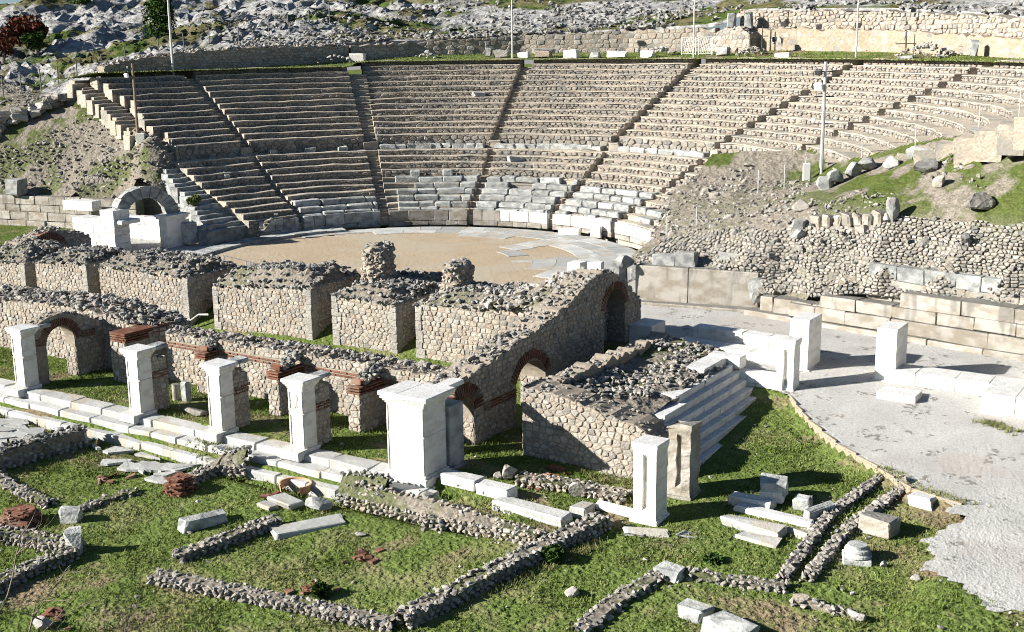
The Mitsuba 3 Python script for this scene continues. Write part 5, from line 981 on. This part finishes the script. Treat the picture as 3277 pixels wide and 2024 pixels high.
for a, L in sorted(((-41.5, .9), (-39.5, .8), (-37.2, .5), (-34.8, 1.0), (-32.6, .7), (-30.6, .5), (-28.2, .8), (-26.2, .6), (-24.2, .5), (-19.4, 1.2), (-16.4, .9), (-14.6, .7), (-12, .9), (-9.2, 1.0), (-6.4, 1.0), (-3.6, .9), (-1.2, .6), (4.4, .8), (7.2, 1.0), (10.3, 1.0), (13.5, 1.1), (17.2, 1.2), (20.8, 1.0), (26.2, 1.1), (-63, .5), (-56, .6), (-50, .6))):
    wi_ = next(w for w, q in enumerate(WEDGES) if a < q[1] + .5); cnt[wi_] = cnt.get(wi_, 0) + 1
    m = math.radians(a); blk('ledge_block', ORD[cnt[wi_] - 1] + ' marble block from the left on the ledge below the upper ' + ORD[wi_] + ' seating wedge', (18.45 * math.sin(m), 18.45 * math.cos(m), 3.66), L, .42, .27, -m + rng.normal(0, .08), 'm_seat', rng.uniform(.4, 1), jit=.03, group='blocks on the ledge below the upper seating')
for lab, p, s in (('dark tilted slab lying on the seats of the third wedge', (-10.85,21.63,6.5), (.8, .5, .2)), ('pale block standing on the seats of the second wedge, upper left', (-22.55,13.35,7.11), (.3, .5, .38)), ('small pale stone on the seats of the second wedge', (-16.85,11.15,4.39), (.25, .3, .35)), ('pale broken slab on the lower seats of the second wedge', (-15.9,4.02,2.69), (.3, .6, .3)), ('large grey block on the lower seats of the fourth wedge', (-4.54,16.28,3), (1.2, .5, .3))):
    blk('seat_debris', lab, p, *s, .9, 'm_seat', .9, .1, jit=.04)
whiteblock('white_box_pier', 'square white marble block standing at the right edge of the orchestra', *(8.86,-0.08), .62, .62, .0, .85)
K = thing('dark_standing_stone', 'tall dark broken stone post behind the sloping arched wall', 'standing stone'); p = (12.32,-2.69); v, f = cbox(.42, .75, 1.7, .1, np.random.default_rng(5), .05); part(K, 'shaft', place(v, p[0], p[1], .0, .1), f, 'm_seat', .0); v, f = BIG[4]; part(K, 'broken_head', place(v * [.36, .42, .3], p[0] + .1, p[1], 1.65), f, 'm_seat', .0)
for lab, p, s, tn in (('grey block on the stained ashlar wall, leftmost of the three', (13.8,-1.84), (.9, .5, .4), .4), ('dark square block in the middle on top of the stained ashlar wall', (14.59,-1.62), (.8, .6, .55), .1), ('long grey block pair at the right on top of the stained ashlar wall', (16.55,-0.94), (1.6, .6, .5), .3)):
    blk('wall_top_block', lab, (*p, 1.46), *s, .15, 'm_seat', tn, jit=.03)
for lab, p, s, tn in (('pale square blocks by the paving right of the orchestra', (8.65,1.75), (.8, .6, .5), .9), ('grey block standing above the pale square blocks', (10.98,1.56), (.7, .6, .6), .3), ('white block propped on a small stone before the podium', (2.27,10.6), (1.1, .4, .35), 1.0), ('two stacked white cubes before the podium', (3.75,10.77), (.55, .45, .55), 1.0)):
    blk('orchestra_block', lab, (*p, 0.0 if '630' not in str(p) else .6), *s, .3, 'm_marble' if tn > .8 else 'm_seat', tn, jit=.02)
for lab, p, s, i, mt, t in (('large pale boulder below the floodlight pole on the right slope', (18.18,3.29,4.08), (1.1, .9, 1.0), 0, 'm_seat', .8), ('dark grey boulder right of the pale boulder below the pole', (18.68,3.57,4.27), (1.2, 1.0, .9), 1, 'm_seat', .3), ('grey boulder in the row climbing right of the pole', (19.13,3.96,4.51), (.9, .8, .9), 2, 'm_seat', .6), ('wide grey boulder in the row climbing right of the pole', (19.69,4.27,4.79), (1.5, 1.0, .8), 3, 'm_seat', .7), ('pale boulder at the upper end of the boulder row', (20.75,3.72,5.05), (1.0, .8, .8), 4, 'm_seat', .9), ('large grey boulder alone on the right slope above the dark one', (21.72,3.61,5.43), (1.3, 1.0, .8), 5, 'm_seat', .8), ('big purple dark boulder on the right slope, its shaded side forward', (22.64,1.69,5.06), (1.3, 1.2, .8), 6, 'm_grey', .1), ('brown pointed rock on the grassy right slope', (23.5,0.17,4.74), (.6, .5, .8), 7, 'm_rubble', .5), ('brown rock near the right edge on the slope', (25.75,0.77,5.88), (.7, .6, .5), 8, 'm_rubble', .5), ('tilted dark slab boulder below the ends of the upper seats', (24.04,3.31,6.37), (1.5, .9, .45), 9, 'm_grey', .5),
  ('white boulder embedded in the upper edge of the rubble face', (25.22,-1.35,4.28), (1.4, .9, 1.0), 10, 'm_lightrock', 1.0), ('tall dark boulder leaning out of the rubble face', (22.29,-1.08,3.62), (.6, .7, 1.3), 11, 'm_seat', .3), ('dark boulder at the left end of the rubble face', (18.57,-0.48,2.97), (.9, .8, .8), 0, 'm_seat', .1), ('second dark boulder under the first at the left end of the rubble face', (18.68,-0.76,2.62), (.8, .7, .6), 2, 'm_seat', .3), ('dark squat boulder low on the rubble face toward the right', (25.11,-2.36,3.21), (.7, .6, .6), 3, 'm_grey', .2), ('pale rough boulder atop the left end of the rubble face', (18.29,0.66,3.6), (1.2, .9, .7), 4, 'm_lightrock', .9)):
    bould(lab, p, np.array(s) * .78, i * 1.3, 'm_scree' if mt == 'm_lightrock' else mt, t * .7, i)
# hewn stones set in the upper rubble face
K = thing('hewn_stone_row', 'row of large tan hewn stones set in the top of the rubble face, right', 'masonry'); rng = np.random.default_rng(251)
for u in range(2):
    for j in range(7):
        a, b = np.array((19.45,-0.51,3.27)), np.array((22.18,-0.94,3.67)); p = a + (b - a) * (j + .5 * (u % 2)) / 7; v, f = cbox(.46, .5, .48, .06, rng, .03); part(K, 'stone', place(v, p[0], p[1] - .05 * u, p[2] - .2 - .46 * u, -.5), f, 'm_ashlar', rng.random(), .2)

# ---------------------------------------------------------------- poles, lamps, fence, frame, railing
def bar(K, name, pts, r, mat, n=8):
    v, f = tube(pts, r, n); part(K, name, v, f, mat, smooth=False)
def lamp(K, p, s, mat='m_dark', rz=0.0):
    v, f = cbox(s * 1.3, s * .6, s, .03); part(K, 'floodlight', place(v, *p, rz, .35, 0), f, mat)
def pole(label, b, zt, r, mat, cross=(), lamps=(), name='light_pole'):
    K = thing(name, label, 'pole'); b = np.array(b); bar(K, 'mast', [(b[0], b[1], b[2] - .3), (b[0], b[1], b[2] + (zt - b[2]) * .5), (b[0], b[1], zt)], [r, r * .9, r * .75], mat)
    for z, w in cross: bar(K, 'crossbar', [(b[0] - w * .86, b[1] - w * .5, z), (b[0] + w * .86, b[1] + w * .5, z)], .025, 'm_dark', 5)
    for dx, z, s, mt in lamps: lamp(K, (b[0] + dx * .86, b[1] + dx * .5, z), s, mt)
    return K
p = (-20.61,2.14,4.7); K = pole('brown wooden utility pole with meter box at the left edge of the seating', p, p[2] + 4.3, .08, 'm_wood', (), ((-.25, p[2] + 4.0, .14, 'm_dark'), (-.35, p[2] + 3.55, .22, 'm_white'))); v, f = cbox(.5, .3, .6, .02); part(K, 'meter_box', place(v, p[0] + .35, p[1] - .1, p[2] - .1, .5), f, 'm_box')
p = (-26.15,10.02,7.93); pole('grey light pole rising from the top seats at left, two crossbars', p, p[2] + 5.2, .085, 'm_galv', ((p[2] + 2.7, .55), (p[2] + 3.8, .55)), ((-.4, p[2] + 4.9, .4, 'm_dark'),))
p = (-12.38,27.98,8.77); pole('thin tall pole on the terrace left of the third stairway top', p, p[2] + 4.6, .06, 'm_galv', ((p[2] + 1.6, .4),), ((.3, p[2] + 4.5, .35, 'm_dark'),))
p = (0.05,30.4,8.7); pole('thin tall pole on the terrace beside the white frame', p, p[2] + 4.6, .055, 'm_galv', ((p[2] + 2.2, .5),), ((.3, p[2] + 4.5, .35, 'm_dark'),))
p = (11.5,27.93,8.72); pole('thin tall pole on the right terrace before the cream wall', p, p[2] + 4.6, .055, 'm_galv', ((p[2] + 2.6, .7),), ((.3, p[2] + 4.5, .35, 'm_dark'),))
p = (3.61,33.2,9.54); pole('short dark cross-shaped post against the cream wall, left', p, p[2] + 1.1, .04, 'm_dark', ((p[2] + .45, .35),), (), 'cross_post')
p = (14,29.22,8.98); pole('short dark cross-shaped post with bent top against the cream wall, right', p, p[2] + 1.25, .04, 'm_dark', ((p[2] + .5, .6),), (), 'cross_post')
p = (16.77,7.24,4.21); pole('tall grey floodlight pole standing among boulders on the right slope', p, p[2] + 4.75, .085, 'm_galv', tuple((p[2] + z, .42) for z in (2.15, 3.3, 4.35)), ((-.28, p[2] + 4.2, .24, 'm_dark'), (-.25, p[2] + 3.6, .28, 'm_white'), (-.42, p[2] + 2.25, .14, 'm_white'), (.35, p[2] + 2.0, .1, 'm_dark')))
for lab, p, h in (('thin rope post lowest on the right slope near the orchestra', (12.37,1.2,2.08), .75), ('thin rope post second lowest on the right slope', (13.52,1.63,2.47), .8), ('thin rope post above the grey steps on the right slope', (14.78,5.08,3.52), 1.0), ('thin rope post left of the floodlight pole boulders', (15.89,5.2,3.71), 1.05), ('leaning rope post just left of the floodlight pole', (15.95,7.31,4.01), .9), ('thin rope post at the row ends right of the boulder row', (18.57,7,5.04), .6), ('thin rope post beside a small pale block, mid slope', (21.4,4.59,5.61), 1.0), ('thin rope post near the upper seat ends at right', (23.96,3.57,6.44), 1.0), ('thin rope post closest to the right picture edge', (25.41,3.18,6.94), 1.15)):
    k = thing('rope_post', lab, 'post', 'thin posts along the right slope'); v, f = tube([(p[0], p[1], p[2] - .2), (p[0] + (.12 if 'leaning' in lab else 0), p[1], p[2] + h)], .022, 5); MB().add(v, f).put(k, 'm_galv')
p = (16.24,6.95,3.94); blk('grey_box', 'small grey metal box standing left of the pale boulder', p, .35, .25, .75, .3, 'm_galv', .5, cat='box', jit=0)
K = thing('mesh_barrier', 'white metal barrier frame with mesh on the terrace', 'barrier'); a, b = np.array((-1.2,31.28,8.84)), np.array((0.55,32.2,8.85)); u = b - a
for t in (0, .45, .55, 1.0): q = a + u * t; bar(K, 'upright', [tuple(q), tuple(q + [0, 0, 1.15])], .03, 'm_white', 5)
for z in (.08, 1.12):
    for t0, t1 in ((0, .45), (.55, 1)): bar(K, 'rail', [tuple(a + u * t0 + [0, 0, z]), tuple(a + u * t1 + [0, 0, z])], .028, 'm_white', 5)
mb = MB()
for t0, t1 in ((0, .45), (.55, 1)):
    for j in range(8): t = t0 + (t1 - t0) * j / 8; v, f = tube([tuple(a + u * t + [0, 0, .1]), tuple(a + u * min(t + .1, t1) + [0, 0, 1.1])], .007, 3); mb.add(v, f)
stuffpart(K, 'mesh_wires', mb, 'm_white')
K = thing('railing', 'thin metal handrail with posts between two rubble blocks before the orchestra', 'railing'); a, b = np.array((-4.85,-7.13,0.1)), np.array((-2.96,-7.63,0.1)); u = (b - a)
for t in (0, .06, 1.0, 1.18): q = a + u * t; bar(K, 'post', [tuple(q), tuple(q + [0, 0, .95])], .022, 'm_galv', 6)
bar(K, 'top_rail', [tuple(a + [0, 0, .95]), tuple(a + u * 1.18 + [0, 0, .95]), tuple(a + u * 2.0 + [0, 0, .95])], .02, 'm_dark', 6)
K = thing('plank_ramp', 'dark slatted ramp lying beside the handrail', 'ramp')
for j in range(9): q = a + u * (.05 + .09 * j) + np.array([.35, .75, -.02]); v, f = cbox(.09, 1.1, .06, .008); part(K, 'slat', place(v, *q, math.atan2(u[1], u[0])), f, 'm_dark')
k = thing('drain_pipe', 'curved brownish pipe lying against the third rubble block', 'pipe'); v, f = tube([(-2.95,-11.8,-1.2), (-2.55,-11.75,-.98), (-2.3,-11.6,-.72), (-2.0,-11.35,-.45), (-1.5,-11.3,-.4)], .04, 6); MB().add(v, f).put(k, 'm_box')
K = thing('wire_fence', 'wire fence with thin dark posts on the grass below the rocky hill', 'fence'); FP = [(-34.86,2.78,7.05), (-34.33,3.54,7.1), (-34.11,4.71,7.23), (-33.83,5.95,7.47), (-33.59,7.1,7.64), (-33.27,8.34,7.92), (-33.06,10.2,8.31), (-32.87,12,8.81), (-32.19,14.32,9.26), (-31.8,16.24,9.62), (-31.34,18.2,9.96), (-30.64,20.34,10.36), (-29.79,22.58,10.78), (-29.45,24.27,10.86), (-28.99,26.05,11.21), (-28.53,27.79,11.66)]
for q in FP: bar(K, 'post', [(q[0], q[1], q[2] - .5), (q[0], q[1], q[2] + 1.1)], .04, 'm_dark', 5)
for z in (.35, .7, 1.05): bar(K, 'wire', [(q[0], q[1], q[2] + z) for q in FP], .008, 'm_dark', 3)
k = thing('slope_cable', 'thin pale cable strung down the left edge of the seating', 'cable'); v, f = tube([(-20.52,3.37,4.61), (-18.85,2.68,3.45), (-16.67,1.67,2.62), (-14.58,0.1,1.8)], .02, 4); MB().add(v, f).put(k, 'm_galv')

# ---------------------------------------------------------------- plants
def leaves(mb, rng, c, s, n, tone=(0, 1), shell=.55):
    d = rng.normal(size=(n, 3)); d /= np.linalg.norm(d, axis=1, keepdims=True); r = rng.uniform(shell, 1, n) ** .6; p = d * r[:, None] * s; p *= (.75 + .5 * meshkit.fbm(d * 2.2 + c[0], 3))[:, None]; p += c
    for q in p:
        a = rng.normal(size=3); a /= np.linalg.norm(a); b = np.cross(a, rng.normal(size=3)); b /= np.linalg.norm(b); l = rng.uniform(.06, .16) * (1 if s[0] < 1 else 1.7)
        mb.add([q - a * l, q + b * l * .5, q + a * l, q - b * l * .5], [(0, 1, 2), (0, 2, 3)], rng.uniform(*tone))
def bush(name, label, c, s, n, mat, seed, cat='shrub', trunk=True):
    K = thing(name, label, cat); rng = np.random.default_rng(seed); mb = MB()
    for j in range(max(1, n // 260)):
        o = rng.normal(0, .33, 3) * s; leaves(mb, rng, np.array(c) + o, np.array(s) * rng.uniform(.4, .65), 260)
    mb.put(uniq(K + '__crown'), mat)
    if trunk: bar(K, 'trunk', [(c[0], c[1], c[2] - s[2] * 1.25), (c[0] + .1, c[1], c[2] - s[2] * .4), (c[0], c[1] + .1, c[2] + s[2] * .2)], [.14, .1, .05], 'm_twig')
bush('cypress_tree', 'dense dark green evergreen tree in a cleft of the rocky hill', np.array((-41.06,22.41,12.49)), (1.5, 1.5, 2.6), 5200, 'm_leaf', 261, 'tree')
bush('evergreen_shrub', 'dark shrub filling the rock cleft below the evergreen tree', np.array((-40.35,21.7,10.83)), (.7, .7, 1.0), 1000, 'm_leaf', 262)
bush('red_shrub', 'wide reddish brown shrub at the left edge on the rocky hill', np.array((-47.13,14.87,11.03)), (2.6, 1.6, .8), 3800, 'm_redleaf', 263)
bush('green_shrub', 'dark green shrub in front of the reddish shrub', np.array((-45.12,14.22,10.32)), (1.5, 1.0, .75), 2400, 'm_leaf', 264)
bush('red_shrub', 'reddish shrub cut by the left edge below the dark green one', np.array((-45.67,11.76,9.85)), (1.2, 1.0, .9), 1400, 'm_redleaf', 265)
bush('hilltop_shrub', 'low green shrub on the hill crest cut by the top edge', np.array((-61.03,31.26,13.87)), (1.6, 1.2, .5), 900, 'm_leaf', 266)
bush('dark_plant', 'low dark leafy plant inside the lower foundation', np.array((17.13,-25.88,-1.83)) + [0, 0, .12], (.28, .24, .16), 520, 'm_leaf', 267, 'plant', False)
bush('dark_plant', 'dark leafy plant in the grass above the curved rubble line', np.array((29.46,-18.42,-0.89)) * 0 + np.array((24.09,-20.78,-1.33)) + [0, 0, .08], (.3, .25, .12), 300, 'm_leaf', 268, 'plant', False)
bush('dark_plant', 'dark leafy plant at the end of the shaded foundation wall', np.array((20.97,-22.32,-1.46)) + [0, 0, .12], (.4, .3, .2), 520, 'm_leaf', 269, 'plant', False)
bush('dark_plant', 'bright weedy plants right of the first stair slope, by the left gate', np.array((-14.62,0.36,2.03)) + [0, 0, .1], (.5, .4, .3), 520, 'm_blade', 270, 'plant', False)
# bare branches at the lower left
def branch(mb, rng, p, d, l, r, depth):
    pts = [p]; q = np.array(p, float); dd = d.copy()
    for _ in range(5): dd = dd + rng.normal(0, .10, 3) + [0, 0, .03]; dd /= np.linalg.norm(dd); q = q + dd * l / 5; pts.append(q.copy())
    v, f = tube(pts, np.linspace(r, r * .55, 6), 5 if depth < 2 else 4); mb.add(v, f)
    if depth < 4:
        for _ in range(rng.integers(2, 4)):
            k = rng.integers(2, 6); e = dd + rng.normal(0, .42, 3); e /= np.linalg.norm(e); branch(mb, rng, pts[k], e, l * rng.uniform(.55, .8), r * .58, depth + 1)
K = thing('bare_shrub', 'leafless dark branches of a tall shrub at the lower left edge', 'shrub'); rng = np.random.default_rng(280)
for j, (b, d) in enumerate((((13.04,-31.44,-2.17), (.12, .1, 1)), ((14.2,-31.5,-2.17), (-.05, .1, 1)), ((12.21,-31.36,-2.17), (.3, 0, 1)), ((15.17,-30.97,-2.14), (.1, .1, 1)), ((16.13,-30.44,-2.11), (.0, .1, 1)))):
    mb = MB(); branch(mb, rng, np.array(b), np.array(d) / np.linalg.norm(d), [2.0, 1.6, 1.7, .9, .8][j], .03, 0); mb.put(uniq(K + '__stem'), 'm_twig')
# grass, weeds, pebbles
def tufts(rng, P, nb, h, w, tone):
    n = len(P); V = np.empty((n * nb, 3, 3)); P = np.repeat(P, nb, 0); a = rng.uniform(0, 6.283, n * nb); L = rng.uniform(.5, 1.3, n * nb) * np.repeat(h, nb); lean = rng.normal(0, .45, (n * nb, 2)) * L[:, None]; o = rng.normal(0, .025, (n * nb, 2)); ww = w * rng.uniform(.6, 1.4, n * nb)
    V[:, 0] = P + np.c_[o[:, 0] - np.cos(a) * ww, o[:, 1] - np.sin(a) * ww, np.full(n * nb, -.01)]; V[:, 1] = P + np.c_[o[:, 0] + np.cos(a) * ww, o[:, 1] + np.sin(a) * ww, np.full(n * nb, -.01)]; V[:, 2] = P + np.c_[o + lean, L]
    t = np.repeat(np.clip(np.repeat(tone, nb) + rng.normal(0, .12, n * nb), 0, 1), 3); return V.reshape(-1, 3), np.arange(n * nb * 3).reshape(-1, 3), np.c_[t, t]
rng = np.random.default_rng(290); n = 150000; x, y = rng.uniform(-9, 31, n), rng.uniform(-33, -12.2, n); shapely.prepare(PATHPOLY); ok = ~shapely.contains_xy(PATHPOLY, x, y) & ~((y > -21.7) & (y < -20.1) & (x < 17)) & ~((x > 17) & (x < 22) & (y > -17.6)) & ((y < -21.7) | ((x < 15.4) & (y < -17.3)) | (x > 15.7))
d0 = np.stack([x, y, x * 0], 1); cl = meshkit.fbm(d0 * .9, 4, 3); ok &= rng.random(n) < _ss(.68, .42, cl) * .9 + .08; x, y, cl = x[ok], y[ok], cl[ok]; z = zg(x, y); tone = np.clip(.15 + 1.3 * (meshkit.fbm(np.stack([x, y, x * 0], 1) * .6, 3, 11) - .2), 0, 1)
v, f, uv = tufts(rng, np.stack([x, y, z], 1), 3, .035 + .06 * meshkit.noise(np.stack([x, y, x * 0], 1) * 1.7, 4), .011, tone); k = uniq('grass'); scene[k] = mikit.ply((v, f), 'm_blade', False, uv=uv); labels[k] = {'label': 'short green grass over the flat foreground', 'category': 'grass', 'kind': 'stuff'}
ti = rng.integers(0, len(TERR), 9000); tp_ = TERR[ti] + rng.normal(0, .25, (9000, 3)) * [1, 1, 0]; v, f, uv = tufts(rng, tp_, 4, np.full(9000, .07), .02, rng.uniform(.3, .8, 9000)); k = uniq('terrace_grass'); scene[k] = mikit.ply((v, f), 'm_blade', False, uv=uv); labels[k] = {'label': 'bright grass along the terrace above the seating', 'category': 'grass', 'kind': 'stuff'}
W = []
for a, b, n, s in (((20.14,-24.77,-1.68), (21.52,-21.15,-1.36), 240, .14), ((27.39,-15.69,-0.65), (28.76,-16.15,-0.7), 60, .1), ((26.23,-14.87,-0.58), (27.27,-15.61,-0.65), 60, .15), ((28.5,-16.21,-0.84), (28.43,-18.48,-1.1), 50, .12), ((20.82,-18.36,-1.12), (18.71,-17.69,-1.04), 60, .1), ((27.65,-10.86,-0.24), (28.78,-11.16,-0.27), 90, .12), ((8.39,-21.41,-1.12), (10.67,-21.38,-1.07), 50, .1), ((21.58,-12.58,-0.63), (21.64,-11.11,-0.5), 20, .1)):
    t = rng.random(n)[:, None]; q = np.array(a) + (np.array(b) - np.array(a)) * t + rng.normal(0, s, (n, 3)); q[:, 2] = zg(q[:, 0], q[:, 1]); W.append(q)
W = np.vstack(W); v, f, uv = tufts(rng, W, 9, np.full(len(W), .12), .009, np.full(len(W), .85)); k = uniq('dry_weeds'); scene[k] = mikit.ply((v, f), 'm_blade', False, uv=uv); labels[k] = {'label': 'dry straggly weeds along walls and path edges', 'category': 'weeds', 'kind': 'stuff'}
n = 1500; x, y = rng.uniform(-8, 31, n), rng.uniform(-33, -12.5, n); ok = ~shapely.contains_xy(PATHPOLY, x, y) & ~((y > -21.7) & (y < -20.2) & (x < 17)) & ~((x > 17) & (x < 22) & (y > -17.6)); x, y = x[ok], y[ok]; mb = MB(); rocks(mb, rng, np.stack([x, y, zg(x, y)], 1), rng.uniform(.03, .05, len(x)) + .14 * rng.random(len(x)) ** 6); k = uniq('pebbles'); mb.put(k, 'm_lightrock'); labels[k] = {'label': 'small pale stones strewn in the grass', 'category': 'pebbles', 'kind': 'stuff'}
